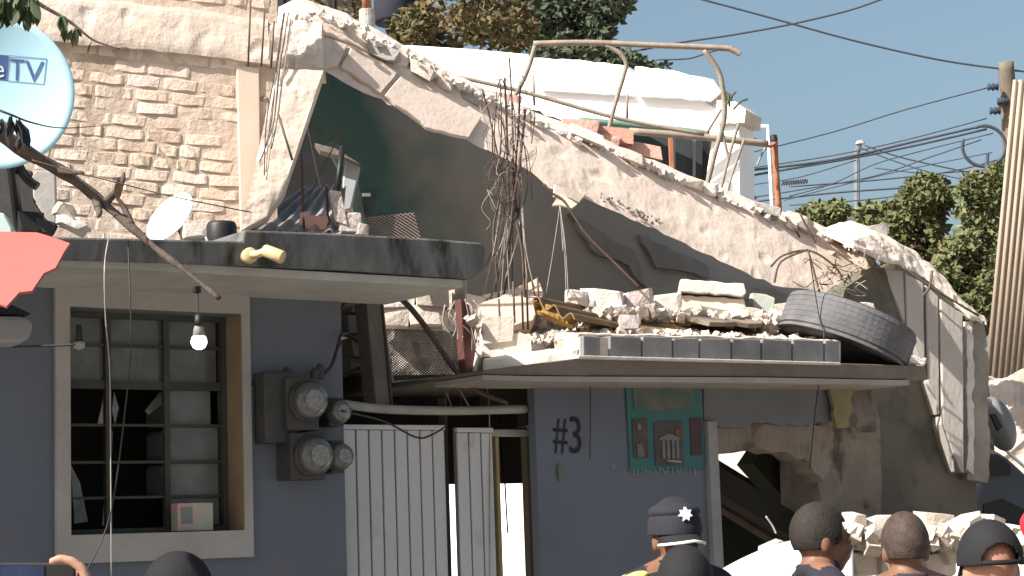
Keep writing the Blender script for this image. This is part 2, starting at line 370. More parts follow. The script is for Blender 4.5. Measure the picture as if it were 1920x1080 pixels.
# window surround and window
ox0, ox1, oz1, oz0 = PF(101,790).x, PF(467,790).x, PF(275,533).z, PF(290,1051).z
mb = MB()
for x0,x1,z0,z1 in ((ox0,WX0,oz0,oz1),(WX1,ox1,oz0,oz1),(WX0,WX1,WZ1,oz1),(WX0,WX1,oz0,WZ0)): mb.prism(quadw(.022,x0,x1,z0,z1), BK*.02)
mb.build('window_surround', M_SURR, LH)
mb = MB()      # jamb lining: ochre reveal
mb.prism(quadw(.02,WX1-.004,WX1-.001,WZ0,WZ1), BK*.14)
mb.build('reveal', mat('ochre_reveal', (.25,.19,.10), (.20,.13,.09), 4), LH)
win = MB(); M_FRM = mat('window_iron', (.05,.05,.04), (.035,.035,.03), 8, .6, .1)
win.prism(quadw(-.10,WX0,WX0+.02,WZ0,WZ1), BK*.04); win.prism(quadw(-.10,WX1-.025,WX1-.004,WZ0,WZ1), BK*.04)
win.prism(quadw(-.10,WX0+.02,WX1-.025,WZ1-.02,WZ1), BK*.04); win.prism(quadw(-.10,WX0+.02,WX1-.025,WZ0,WZ0+.02), BK*.04)
window = win.build('window', M_FRM, LH)
hz = [(648,.006),(722,.016),(797,.005),(866,.005),(932,.005)]
vx = [(205,.011),(315,.011)]
def wx(px): return PF(px,790,-.1).x
def wz(py): return PF(270,py,-.1).z
for px, h in vx: MB().prism(quadw(-.105,wx(px)-h,wx(px)+h,WZ0+.02,WZ1-.02), BK*.025).build('mullion', M_FRM, window)
for py, h in hz: MB().prism(quadw(-.113,WX0+.02,WX1-.025,wz(py)-h,wz(py)+h), BK*.012).build('glazing_bar', M_FRM, window)
M_PANE = mat('dusty_reflection_glass', (.115,.118,.098), (.07,.075,.062), 7, .12, 0, spec=.6, c3=(.13,.125,.105), c3s=5, c3t=.58)  # opaque grey-green colour stands in for reflections in the upper panes
M_PANEL2 = mat('clouded_glass', (.15,.15,.145), (.09,.09,.09), 7, .2, 0, spec=.5)
xs = [WX0+.02, wx(205), wx(315), WX1-.025]
for i in range(3):
    MB().prism(quadw(-.13, xs[i]+.009, xs[i+1]-.009, wz(722)+.01, WZ1-.02), BK*.004).build('glass_pane', M_PANE, window)
for py0,py1 in ((722,797),(797,866),(866,932),(932,990)):
    MB().prism(quadw(-.13, xs[2]+.011, xs[3]-.006-(.03 if py0==722 else 0), wz(py1)+.006, wz(py0)-.006), BK*.004).build('glass_pane', M_PANEL2, window)
sh = yawplane(200, 800, DF(200)+.13, 0)
for poly in ([(199,722),(183,795),(203,800),(208,730)],[(300,735),(272,770),(278,778),(308,755)],[(214,735),(223,765),(216,795),(210,770)],[(205,800),(197,805),(209,870),(211,810)],
             [(132,870),(150,905),(165,978),(140,982)],[(198,905),(210,880),(208,985),(192,985)],[(303,880),(316,870),(318,990),(312,950)]):
    pane('glass_shard', sh, poly, .004, mat('broken_glass_edge', (.30,.30,.29), (.20,.20,.2), 20, .25, 0), window, off=-.06)
# ---- upper brick wall
BR = yawplane(300, 300, 8.2, -22)
bp = [(92,60),(450,110),(455,470),(80,470)]
bw = pane('brick_wall', BR, [(30,-90),(520,-90),(520,470),(30,470)], .16, M_MORT, LH)
bu = (BR.at(440,329)-BR.at(110,300)).normalized(); bv = bu.cross(BR.n); bv = bv if bv.z > 0 else -bv
brm = []
for k in range(8):
    rn = random.Random(k+50); bm = bmesh.new(); bmesh.ops.create_cube(bm, size=1)
    bmesh.ops.subdivide_edges(bm, edges=[e for e in bm.edges if abs((e.verts[0].co-e.verts[1].co).x) > .5], cuts=2)
    for v in bm.verts: v.co += Vector((rn.uniform(-.03,.03), rn.uniform(-.12,.12), rn.uniform(-.10,.10)))
    bmesh.ops.bevel(bm, geom=[e for e in bm.edges if e.calc_face_angle(0) > .8], offset=.07, segments=1, affect='EDGES')
    me = bpy.data.meshes.new('brick'); bm.to_mesh(me); bm.free(); me.materials.append(M_BRICK); brm.append(me)
rn = random.Random(4); BW, BH = .158, .0575
O = BR.at(110, 88)
def lay(poly, rows, cols):
    for r in rows:
        sh_ = (r % 2)*.5 + rn.uniform(-.12,.12); x = -2*BW
        for c in cols:
            wd = BW*rn.choice((1,1,1,.62,1.12)); cx = x+wd/2+sh_*BW; x += wd
            p = O + bu*cx + bv*(r*BH+rn.uniform(-.003,.003))
            q = p-CAM; dd = q.dot(FWD); ppx = 960+FPX*q.dot(RT)/dd; ppy = 540-FPX*q.dot(UPV)/dd
            if not inpoly(ppx, ppy, poly): continue
            if rn.random() < .05: continue
            o = bpy.data.objects.new('brick', rn.choice(brm)); col.objects.link(o)
            B3 = Matrix((bu, -BR.n, bv)).transposed().to_4x4()
            o.matrix_world = Matrix.Translation(p+BR.n*rn.uniform(-.0175,-.0125))@B3@Matrix.Rotation(rn.uniform(-.025,.025),4,'Y')@Matrix.Diagonal(((wd-.011), .035, BH-.011, 1))
            o.parent = bw
lay([(60,82),(441,114),(446,470),(60,470)], range(-17,3), range(18))
lay([(100,-90),(505,-90),(505,24),(160,-8)], range(3,9), range(18))
rb_ = slabgrid('ring_beam', BR, [(30,-6),(70,-2),(200,4),(350,20),(500,40)], [(30,74),(70,78),(200,90),(350,104),(445,116),(505,124)], 90, 14, .005, .1, M_PLAS, LH, 3, 6); rb_.location = BR.n*.035
pane('corner_column', BR, [(443,122),(487,126),(492,470),(452,470)], .12, mat('smooth_plaster', (.53,.44,.36), (.48,.39,.31), 3, .9, .2, 20), LH, off=.012, bevel=.006)
slabgrid('broken_joint', BR, [(486,128),(522,126)], [(490,300),(502,290)], 12, 16, .03, .1, mat('torn_brickwork', (.36,.28,.21), (.22,.165,.12), 14, .95, 1.0, 30), LH, 5, 9)
bs_ = slabgrid('beam_stub', BR, [(505,45),(536,50)], [(500,124),(528,130)], 10, 10, .02, .14, M_PLAS, LH, 9, 8)
bs_.location = BR.n*.03

# ================================================================== COLLAPSED BUILDING BEHIND
CB = thing('collapsed_building', P(1100, 1000, 9.8).xy.to_3d(), 'collapsed building whose long cream roof slab slopes down over shaded teal wall', 'building')
BD = plane3((560,80,8.8), (1640,500,10.2), (1100,395,9.20))
U = [(545,46),(575,30),(600,32),(660,52),(760,104),(850,156),(950,208),(1050,252),(1180,302),(1340,370),(1480,422),(1560,450),(1620,478),(1652,500)]
Lw = [(540,128),(604,130),(700,180),(860,254),(1000,322),(1030,352),(1060,360),(1100,372),(1200,415),(1320,473),(1450,533),(1540,547),(1590,548),(1640,536)]
slabgrid('roof_slab', BD, U, Lw, 300, 26, .0035, .3, M_BAND, CB, 11, 9, backv=Vector((.03,.16,.13)))
# cracks: slots cut as dark thin recessed chips are real gaps: laid as proud plates of plaster
for i, poly in enumerate(([(556,62),(600,66),(652,84),(634,122),(605,128),(556,126)], [(660,86),(747,134),(715,174),(640,124)], [(755,139),(850,190),(903,220),(880,258),(800,238),(722,178)])):
    pane('plaster_plate', BD, jag(poly, 1.5, 14, i+3), .02, M_BAND, CB, off=.02, bevel=.004)
for i, poly in enumerate(([(1040,345),(1100,362),(1085,378),(1038,366)],)):
    pane('plaster_plate', BD, jag(poly, 4, 14, i+30), .012, M_BAND, CB, off=.012, bevel=.004)
# upper coping piece along the ridge
pane('coping', BD, jag([(582,31),(650,46),(752,88),(772,112),(764,124),(735,116),(690,97),(655,79),(600,60)],1.5,14,21), .1, M_PLAS, CB, off=.012, bevel=.006)
# shaded wall under the slab (faces away from the sun)
TW = yawplane(620, 300, 9.3, 5)
hole = [(585,110),(720,170),(890,250),(1060,330),(1300,430),(1480,510),(1700,500),(1700,740),(900,740),(876,600),(876,480),(692,480),(690,440),(672,345),(650,290),(628,262),(600,276),(560,290),(545,240)]
paint_boundary(M_TEAL, ((.36,.335,.295),(.23,.225,.20)), TW.at(690,300).x, TW.at(860,300).x)
pane('interior_wall', TW, jag(hole, 2, 22, 5), .12, M_TEAL, CB)
GW = TW
# fallen plaster fold and crack strips on the bare wall
for i, poly in enumerate(([(1070,400),(1190,470),(1215,540),(1180,500),(1110,470)], [(1200,440),(1330,500),(1330,520),(1230,500)], [(1370,530),(1480,550),(1470,575),(1390,560)])):
    pane('torn_plaster', GW, jag(poly, 4, 14, 60+i), .03, mat('fallen_render', (.27,.25,.22), (.20,.185,.165), 4), CB, off=.03)
# dark room seen through the hole; gloom put into a near-black panel
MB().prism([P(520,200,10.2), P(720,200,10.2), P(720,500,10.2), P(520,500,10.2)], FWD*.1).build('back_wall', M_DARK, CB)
# broken left wall strip
LS = yawplane(530, 250, 8.1, -32)
slabgrid('wall_stub', LS, [(518,128),(606,132),(600,150)], [(452,432),(500,405),(530,360)], 34, 70, .009, .12, M_PLAS, CB, 17, 7)
slabgrid('wall_crown', yawplane(560,90,8.72,-34), [(540,50),(556,34),(602,36)], [(520,128),(560,134),(606,136)], 26, 22, .02, .2, M_RUBB, CB, 33, 9)
# right block wall: cast panels with open joints, end post, broken crown
RW = yawplane(1740, 700, DF(1740)+.25, -20)
pn = [[(1655,502),(1694,508),(1698,600),(1697,608)],[(1698,512),(1732,530),(1735,705),(1702,618)],[(1736,534),(1760,556),(1762,778),(1740,718)],[(1764,560),(1806,590),(1808,888),(1801,884),(1768,796)]]
for i, poly in enumerate(pn): pane('wall_panel', RW, jag(poly, .4, 20, 70+i), .14, M_PANEL, CB, bevel=.006, off=.012*(i % 2))
pane('panel_backing', RW, [(1657,506),(1806,594),(1808,880),(1800,878)], .1, M_GREYW, CB, off=-.02)
EP = yawplane(1830, 700, DF(1815)+.27, -12)
slabgrid('end_post', EP, [(1813,606),(1850,600)], [(1815,900),(1856,905)], 12, 44, .012, .2, mat('rough_post', (.30,.265,.23), (.22,.19,.165), 6, .95, .8, 30), CB, 41, 6)
ms_ = slabgrid('mortar_seam', EP, [(1806,604),(1819,602)], [(1809,880),(1820,890)], 5, 60, .012, .06, M_RUBB, CB, 42, 14)
ms_.location = EP.n*.03
slabgrid('wall_coping', plane3((1650,460,DF(1740)+.2),(1845,600,DF(1800)+.35),(1740,555,DF(1740)+.1)), [(1598,446),(1650,432),(1690,452),(1750,492),(1792,545),(1846,592)], [(1604,462),(1650,486),(1690,494),(1735,516),(1790,562),(1820,596),(1846,602)], 90, 16, .012, .22, M_PLAS, CB, 44, 8, backv=Vector((.05,.22,.10)))
# brown shaded flank of that wall
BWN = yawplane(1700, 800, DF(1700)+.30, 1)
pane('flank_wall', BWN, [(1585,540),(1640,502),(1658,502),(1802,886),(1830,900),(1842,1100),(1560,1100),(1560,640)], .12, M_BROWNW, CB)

# ================================================================== RIGHT HOUSE (#3)
RH = thing('low_house', (7, Y0, 0), 'low blue-grey house numbered three with rubble-loaded roof and smashed window', 'house')
RX0 = PF(1004,800).x; RX1 = PF(1319,800).x; RX2 = PF(1337,800).x; RX3 = PF(1562,760).x; RZ = PF(1150,716).z
MB().prism(quadw(0,RX0,RX1,0,RZ), BK*.05).build('wall', M_BLUE, RH)
MB().prism(quadw(.03,RX1+.001,RX2,0,PF(1325,790).z), BK*.18).build('pilaster', mat('pilaster_paint', (.25,.25,.25), (.19,.19,.19), 4), RH, bevel=.004)
pane('lintel_wall', FAC, [(1320,716),(1562,722)]+jag([(1560,790),(1500,800),(1440,792),(1380,800),(1337,795),(1320,795)],4,12,3,False), .15, mat('grey_blue_paint', (.135,.14,.15), (.11,.115,.125), 3), RH)
pane('broken_lintel', FAC, jag([(1337,797),(1440,794),(1560,800),(1562,860),(1545,905),(1520,872),(1480,850),(1410,838),(1385,846),(1337,850)],4,12,6), .12, M_PIER, RH, off=-.03)
slabgrid('pier', yawplane(1590,850,DF(1590)+.02,-3), [(1530,722),(1642,722)], [(1545,1100),(1660,1100)], 24, 60, .03, .25, M_PIER, RH, 51, 5)
pane('ochre_plaster', FAC, jag([(1556,724),(1600,724),(1592,800),(1570,802)],4,12,9), .02, mat('ochre_plaster_paint', (.22,.18,.085), (.17,.14,.08), 6), RH, off=.045)
# room behind the smashed window, its dimness put into the wall colour
mb = MB(); by = Y0+1.5
def rp(px, py, D): return P(px, py, D)
pl_b = yawplane(1400, 900, DF(1400)+1.1, 0)
pane('back_wall', pl_b, [(1250,790),(1340,790),(1340,858),(1450,925),(1500,915),(1475,850),(1400,835),(1345,790),(1800,790),(1800,1150),(1250,1150)], .1, mat('room_dimness_colour', (.045,.05,.03), (.03,.032,.022), 3), RH)
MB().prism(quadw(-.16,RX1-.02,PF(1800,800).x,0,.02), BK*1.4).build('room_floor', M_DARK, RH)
for i, (a, b, r) in enumerate((((1325,893),(1520,1012),.06), ((1330,925),(1500,1030),.045), ((1410,850),(1530,985),.075))):
    p, q = P(a[0],a[1],DF(a[0])+.35+.12*i), P(b[0],b[1],DF(b[0])+.25+.12*i); d = (q-p).normalized(); s_ = d.cross(Vector((0,1,0))).normalized()
    MB().box((p+q)/2, (q-p).length/2, r*.8, r, (d, Vector((0,1,0)), s_)).build('fallen_joist', [mat('charred_joist', (.035,.03,.02), (.022,.022,.016), 6), mat('raw_joist', (.09,.06,.04), (.06,.04,.03), 8), mat('mossy_panel', (.035,.04,.025), (.028,.03,.02), 3)][i], RH)
tag(pane('bright_patch_slab', yawplane(1400,880,11.8,-58), [(1300,800),(1560,800),(1560,960),(1300,960)], .15, M_RUBB), 'pale slab added behind the smashed window gap as its bright patch', 'slab')  # added slab catches the sun to make the bright patch in the gap
# roof slab
OV2 = .3
g = lambda px, py, o=OV2: PF(px, py, o)
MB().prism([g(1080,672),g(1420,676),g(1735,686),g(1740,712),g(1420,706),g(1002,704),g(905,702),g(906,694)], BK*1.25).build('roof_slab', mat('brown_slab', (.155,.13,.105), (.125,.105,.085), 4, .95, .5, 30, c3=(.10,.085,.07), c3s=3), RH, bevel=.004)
MB().prism([g(905,703,.31),g(1002,705.5,.31),g(1420,707.5,.31),g(1705,713,.31),g(1705,722,.31),g(1420,718,.31),g(1002,715,.31),g(905,712,.31)], BK*.35).build('drip_edge', mat('drip_plaster', (.26,.235,.20), (.21,.19,.16), 5), RH)
MB().prism([g(1085,666,.33),g(1575,679,.33),g(1578,684,.33),g(1085,672,.33)], BK*.5).build('mortar_ledge', mat('pale_mortar', (.50,.48,.44), (.40,.38,.35), 12, .95, .8), RH, bevel=.004)
x = 1092
rn = random.Random(8); k = 0
for wd in (36, 14, 62, 58, 50, 60, 56, 58, 60, 30):
    if wd != 14:
        y0 = 629+(x-1085)*.021; y1 = 667+(x-1085)*.024
        MB().prism([g(x+2,y0+rn.uniform(-1,2),.29),g(x+wd-2,y0+1+rn.uniform(-1,2),.29),g(x+wd-2,y1+1,.29),g(x+2,y1,.29)], BK*.14).build('concrete_block', M_BLOCK, RH, bevel=.004)
    x += wd
MB().prism([g(1088,632,.275),g(1576,643,.275),g(1576,680,.275),g(1088,667,.275)], BK*.12).build('mortar_bed', M_RUBB, RH)
slabgrid('mortar_cap', yawplane(1300,632,DF(1300)-.3,0), [(1085,623),(1200,626),(1300,628),(1440,633),(1575,637)], [(1085,631),(1200,634),(1300,635),(1440,639),(1578,645)], 120, 4, .010, .16, M_RUBB, RH, 61, 9)
# broken end of the slab, its sunlight put into a paler colour
LE = yawplane(1000, 670, DF(1000)-.26, -32)
slabgrid('slab_end', LE, [(908,672),(960,662),(1030,654),(1085,650)], [(908,702),(960,700),(1030,694),(1078,690)], 40, 8, .012, .3, mat('sunlit_slab_tone', (.66,.63,.56), (.55,.52,.45), 6, .9, .5), RH, 63, 6)
# house number and painted shop board
NUM = lambda x, y: PF(x, y, .004)
text_on('house_number', '#', NUM, ((1037,784),(1064,786),(1065,852),(1038,850)), M_PAINT, RH)
text_on('house_number', '3', NUM, ((1068,780),(1089,781),(1091,851),(1068,850)), M_PAINT, RH)
MUR = thing('painted_sign', PF(1250, 890), 'teal painted sign with three picture panels and white lettering under roof edge', 'sign')
M_TS = mat('sign_teal', (.035,.13,.125), (.045,.10,.11), 6, .8, .1, c3=(.03,.15,.11), c3s=4)
def sg(x, y, o=.006): return PF(x, y, o)
def flat(name, quad, o, material, par): return MB().prism([sg(x,y,o) for x, y in quad], BK*.003).build(name, material, par, fix=True)
flat('board', [(1173,722),(1312,720),(1324,862),(1320,880),(1182,884)], .008, M_TS, MUR)
flat('header_panel', [(1186,728),(1300,726),(1304,768),(1190,770)], .0125, mat('sign_grey', (.09,.115,.095), (.06,.10,.085), 12, .8, 0, c3=(.13,.11,.10), c3s=9, c3t=.56), MUR)
M_PIC = mat('sign_picture', (.05,.045,.045), (.075,.07,.065), 16, .8, 0, c3=(.10,.035,.045), c3s=11, c3t=.60)
p1 = flat('picture', [(1185,786),(1214,785),(1216,858),(1189,860)], .0125, M_PIC, MUR)
p2 = flat('picture', [(1226,792),(1279,790),(1281,872),(1229,874)], .0125, M_PIC, MUR)
p3 = flat('picture', [(1294,784),(1315,783),(1317,852),(1296,854)], .0125, mat('sign_picture_red', (.07,.03,.038), (.045,.04,.04), 14, .8, 0), MUR)
M_LT = mat('sign_pale', (.16,.16,.15), (.11,.11,.11), 20, .8, 0)
flat('figure', [(1196,794),(1201,793),(1203,803),(1199,808),(1195,803)], .017, M_LT, p1); flat('figure', [(1194,832),(1205,830),(1209,856),(1196,857)], .017, mat('sign_olive', (.10,.09,.07), (.13,.13,.11), 20), p1)
for x in (1242,1251,1260,1268): flat('column', [(x,824),(x+5,824),(x+6,860),(x+1,860)], .017, M_LT, p2)
flat('pediment', [(1236,822),(1254,812),(1276,821),(1276,825),(1237,826)], .017, M_LT, p2); flat('emblem', [(1266,806),(1272,803),(1278,806),(1278,816),(1272,820),(1266,815)], .017, mat('sign_orange', (.16,.07,.045)), p2)
flat('step', [(1250,862),(1278,864),(1278,868),(1252,865)], .017, mat('sign_white', (.28,.28,.27)), p2)
rn = random.Random(77); x = 1150; mb = MB()
while x < 1312:
    h = rn.uniform(6,12); y = 884+rn.uniform(-3,2)-(8 if x < 1160 else 0)
    for (a, b) in (((x,y-h/2),(x+rn.uniform(-1,3),y+h/2)), ((x,y-h/2),(x+rn.uniform(3,6),y-rn.uniform(-h/2,h/2))), ((x+1,y+h/2-1),(x+rn.uniform(3,6),y+rn.uniform(-2,h/2)))):
        mb.tube([sg(a[0],a[1],.013), sg(b[0],b[1],.013)], .0016, 4, 1)
    x += rn.choice((7,8,9,9,14))
mb.build('lettering', mat('chalk_lettering', (.24,.27,.27), (.14,.17,.18), 30, .8, 0), MUR)
flat('number_plate', [(1047,872),(1058,872),(1059,902),(1048,902)], .012, mat('worn_plate', (.15,.14,.12), (.10,.10,.09), 20), RH)
#PART3

# ================================================================== GATE AND YARD
GT = thing('metal_gate', PF(800, 1200).xy.to_3d(), 'white ribbed metal double gate between the two blue-grey houses', 'gate')
GZ = PF(740,797,-.12).z
def gx(px, o=-.12): return PF(px,900,o).x
def leaf(x0, x1, ztop, n, name, off, parent, swing=0):
    a, b = gx(x0), gx(x1); fr = MB()
    fr.prism(quadw(off,a,b,.05,ztop), BK*.012); L = fr.build(name, M_RIB, parent)
    wd = (b-a)/n
    for i in range(n):
        MB().prism(quadw(off+.014, a+i*wd+.0035, a+(i+1)*wd-.0035, .05, ztop-.022), BK*.012).build('panel', M_WPAN, L, bevel=.003)
    MB().prism(quadw(off+.02, a, b, ztop-.02, ztop), BK*.02).build('top_rail', M_WPAN, L, bevel=.003)
leaf(641, 833, GZ, 8, 'gate_leaf', -.12, GT)
leaf(850, 918, PF(880,803,-.12).z, 3, 'gate_leaf', -.10, GT)
MB().prism(quadw(-.13,gx(834),gx(839),0,GZ-.005), BK*.04).build('gate_post', mat('dark_post', (.06,.06,.055), (.045,.045,.04), 6), GT)
MB().prism(quadw(-.15,gx(845),gx(849.5),0,GZ+.12), BK*.05).build('gate_post', MATS['dark_post'], GT)
M_RAIL = mat('rail_paint', (.30,.29,.26), (.22,.22,.19), 6, .7, .2)
MB().tube([PF(640,757,-.05), PF(720,767,-.05), PF(850,770,-.05), PF(985,767,-.05)], .019, 8, 5).build('top_rail', M_RAIL, GT, smooth=True)
MB().prism(quadw(-.1,gx(919),gx(990),PF(955,815).z,PF(955,802).z), BK*.04).build('frame_rail', M_RAIL, GT, bevel=.004)
MB().prism(quadw(-.1,gx(984),gx(990.5),0,PF(955,815).z-.002), BK*.04).build('frame_post', mat('brown_frame', (.12,.09,.065), (.09,.07,.05), 6), GT)
MB().prism(quadw(-.11,gx(929),gx(935),1.2,PF(955,815).z-.002), BK*.03).build('frame_post', mat('ochre_frame', (.30,.24,.12), (.25,.18,.09), 6), GT)
MB().prism(quadw(-.1,gx(996),gx(1001),0,PF(955,815).z+.05), BK*.04).build('frame_post', M_RAIL, GT)
# lintel over the yard passage, dark panel with the passage's shade in its colour, sunlit wall at the back
YW = thing('yard_wall', P(850,1000,9.2).xy.to_3d(), 'dark brown panel painted as the shaded interior over the passage behind the gate', 'wall')
yp = yawplane(820, 760, DF(820)+.9, 0)
pane('lintel', yp, [(560,706),(1010,700),(1012,905),(560,910)], .1, mat('passage_shade_brown', (.045,.032,.026), (.028,.024,.02), 2.5, .9, .3), YW)
pane('side_board', yawplane(990, 760, DF(990)+.25, 0), [(910,712),(1006,716),(1006,800),(985,800),(985,775),(915,760)], .06, mat('jamb_brown', (.075,.058,.045), (.055,.043,.035), 3), YW)
BWt = thing('back_wall', P(900,1050,12.5).xy.to_3d(), 'sunlit white wall seen through the gap beside the open gate', 'wall')
wb = yawplane(900, 950, 12.5, -62)
MB().prism([wb.at(700,780), wb.at(1100,780), wb.at(1100,1300), wb.at(700,1300)], -wb.n*.15).build('panel', M_WHITE, BWt)
MB().prism([wb.at(690,772,.03), wb.at(1110,772,.03), wb.at(1110,780.5,.03), wb.at(690,780.5,.03)], -wb.n*.2).build('coping', M_RUBB, BWt)
# leaning post
po = yawplane(710, 650, DF(710)+.3, 0)
LP = thing('leaning_post', po.at(715,760), 'grey leaning concrete post behind the gate rail', 'post')
pane('shaft', po, [(684,540),(713,540),(734,770),(706,770)], .1, mat('post_concrete', (.17,.15,.125), (.13,.115,.10), 5), LP, bevel=.006)
pane('dark_edge', po, [(714,545),(717,545),(738,768),(735,768)], .05, M_IRON, LP, off=.01)  # dark strip down the right edge of the post
MB().tube([po.at(684,548,.02), po.at(655,560,.05), po.at(640,580,.1)], .008, 6, 4).build('bracket', M_IRON, LP, smooth=True)
# reddish steel post
rp_ = yawplane(880, 640, DF(880)+.2, 0)
tag(pane('steel_post', rp_, [(864,560),(880,572),(893,640),(905,716),(874,716),(868,640)], .05, M_RED, off=0, bevel=.004), 'red-oxide steel post leaning beside the expanded metal panel', 'post')
# expanded metal mesh panel (and a scrap on the upper slab)
def mesh_panel(name, quad, D, nx, ny, r, label, cell=.5, frame=True, shear=0):
    (tl,tr,br,bl) = [P(x,y,D+dz) for x,y,dz in quad]; th = thing(name, (bl+br)/2, label, 'mesh panel')
    def q(u,v): return (tl*(1-u)+tr*u)*(1-v)+(bl*(1-u)+br*u)*v
    mb = MB()
    for i in range(nx):
        for s_ in (0,1):
            pts = []
            for j in range(ny+1):
                u = (i+.5+(cell if (j+s_) % 2 else -cell)*.98)/nx; pts.append(q(min(max(u,0),1), j/ny))
            mb.tube(pts, r, 4, 1)
    tag(mb.build('mesh_strands', mat('pinkish_mesh',(.36,.25,.22),(.28,.19,.16),20,.7,0) if not frame else mat('mesh_metal', (.10,.085,.07), (.06,.05,.045), 20, .7, 0), th, fix=False), kind='stuff')
    if frame:
        MB().tube([q(0,0),q(0,1)], .006, 6, 1).build('frame_bar', M_WIREL, th); MB().tube([q(0,1),q(1,1)], .004, 6, 1).build('frame_bar', M_WIREL, th)
    return th
mesh_panel('expanded_mesh', ((722,616,0),(862,622,.15),(874,704,.15),(736,716,0)), DF(780)+.25, 24, 20, .0032, 'tight expanded-metal mesh panel hanging beside the leaning grey post')
mesh_panel('mesh_scrap', ((684,408,0),(776,398,0),(790,450,0),(690,446,0)), 8.3, 11, 7, .0020, 'torn scrap of diamond mesh standing on the left roof slab', frame=False)
# white broken masonry behind the mesh
WM = thing('broken_masonry', P(790,600,DF(790)+.8), 'pale broken masonry wall standing behind the mesh panel', 'wall')
slabgrid('masonry_face', yawplane(790,590,DF(790)+2.0,-32), [(690,548),(760,542),(830,536),(890,540)], [(695,716),(780,714),(850,712),(915,708)], 60, 36, .03, .2, M_RUBB, WM, 71, 5)
for i,(x,y,wd,hh) in enumerate(((740,560,70,34),(810,556,60,38),(735,596,60,34),(800,592,64,36),(855,600,40,40))): chunk('masonry_block', x, y, DF(790)+1.9, wd, hh, .1, 2, i+3, M_RUBB, WM, .92)
for i,(x,y,wd,hh) in enumerate(((665,575,60,26),(660,612,70,34),(665,655,64,34),(668,690,70,26))):
    chunk('shade_toned_block', x, y, DF(680)+.75, wd, hh, .2, (-4,3,-6,2)[i], i+2, mat('shaded_block', (.20,.165,.13), (.14,.14,.115), 6, .95, .6), None, .9, 0, ('topmost','second','third','lowest')[i]+' shade-toned block in the pile left of the leaning grey post', 'block', 'blocks piled left of the leaning post')  # block colour darkened to carry the shade on this pile
# ================================================================== METERS
def meter(px, py, wpx, hpx, label, domes, off=.12):
    a = PF(px-wpx/2, py-hpx/2, off); b = PF(px+wpx/2, py+hpx/2, off)
    th = thing('electric_meter', PF(px,py+hpx/2), label, 'electric meter', 'meters on the blue-grey wall')
    cx, cz = (a.x+b.x)/2, (a.z+b.z)/2; hx, hz_ = abs(b.x-a.x)/2, abs(a.z-b.z)/2
    MB().box((cx, Y0-off/2, cz), hx, off/2, hz_).build('meter_box', M_METER, th, bevel=.006)
    for (dx, dz, r, dep) in domes:
        c = Vector((cx+dx, Y0-off, cz+dz))
        MB().lathe(c, (0,-1,0), [(r*1.12,-.01),(r*1.12,.012),(r*1.02,.02)], 28).build('ring', M_METER, th, smooth=False)
        g_ = MB().lathe(c, (0,-1,0), [(r,.0),(r*.99,dep*.6),(r*.9,dep*.85),(r*.6,dep*.97),(r*.02,dep)], 28).build('glass_cover', M_GLASS, th, smooth=True)
        MB().lathe(c+Vector((0,-dep-.001,0)), (0,-1,0), [(r*.55,-.004),(r*.55,.002)], 20).build('dial', mat('meter_dial', (.24,.24,.225), (.12,.12,.11), 60, .6, 0), g_)
    return th
meter(568, 757, 62, 100, 'upper left electric meter with round glass beside the gate', [(.015,.01,.072,.065)])
m2 = meter(632, 772, 28, 54, 'small upper electric meter at the wall edge by the gate', [(0,.0,.045,.05)], .10)
meter(578, 855, 66, 88, 'lower left electric meter below the grey breaker box', [(.015,.0,.072,.065)])
meter(634, 856, 26, 62, 'small lower electric meter at the wall edge by the gate', [(0,.0,.05,.05)], .10)
bx_ = thing('breaker_box', PF(535,760), 'grey breaker box left of the electric meters', 'breaker box')
a = PF(515,710,.09); b = PF(552,818,.09)
MB().box(((a.x+b.x)/2-.01, Y0-.045, (a.z+b.z)/2), .075, .045, .135).build('housing', M_METER, bx_, bevel=.006)
MB().prism(quadw(.10,PF(530,0,.1).x,PF(550,0,.1).x,PF(540,790,.1).z,PF(540,740,.1).z), BK*.02).build('door', mat('breaker_door', (.13,.13,.125), (.10,.10,.1), 12), bx_, bevel=.004)
MB().prism(quadw(.105,PF(533,0,.1).x,PF(547,0,.1).x,PF(540,737,.1).z,PF(540,727,.1).z), BK*.02).build('switch', M_BLACK, bx_, bevel=.003)
for k,(x,y) in enumerate(((538,706),(590,708),(600,700))):
    MB().tube([PF(x,y+12,.05),PF(x,y-6,.05),PF(x+3,y-14,.05)], .018, 8, 4).build('conduit', M_METER, bx_, smooth=True)
MB().tube([PF(600,700,.05),PF(618,690,.06),PF(632,655,.05),PF(640,640,.04)], .006, 6).build('conduit_wire', M_WIRE, bx_, smooth=True)
MB().tube([PF(604,706,.05),PF(625,680,.06),PF(638,630,.04),PF(650,625,.0)], .006, 6).build('conduit_wire', M_WIRE, bx_, smooth=True)
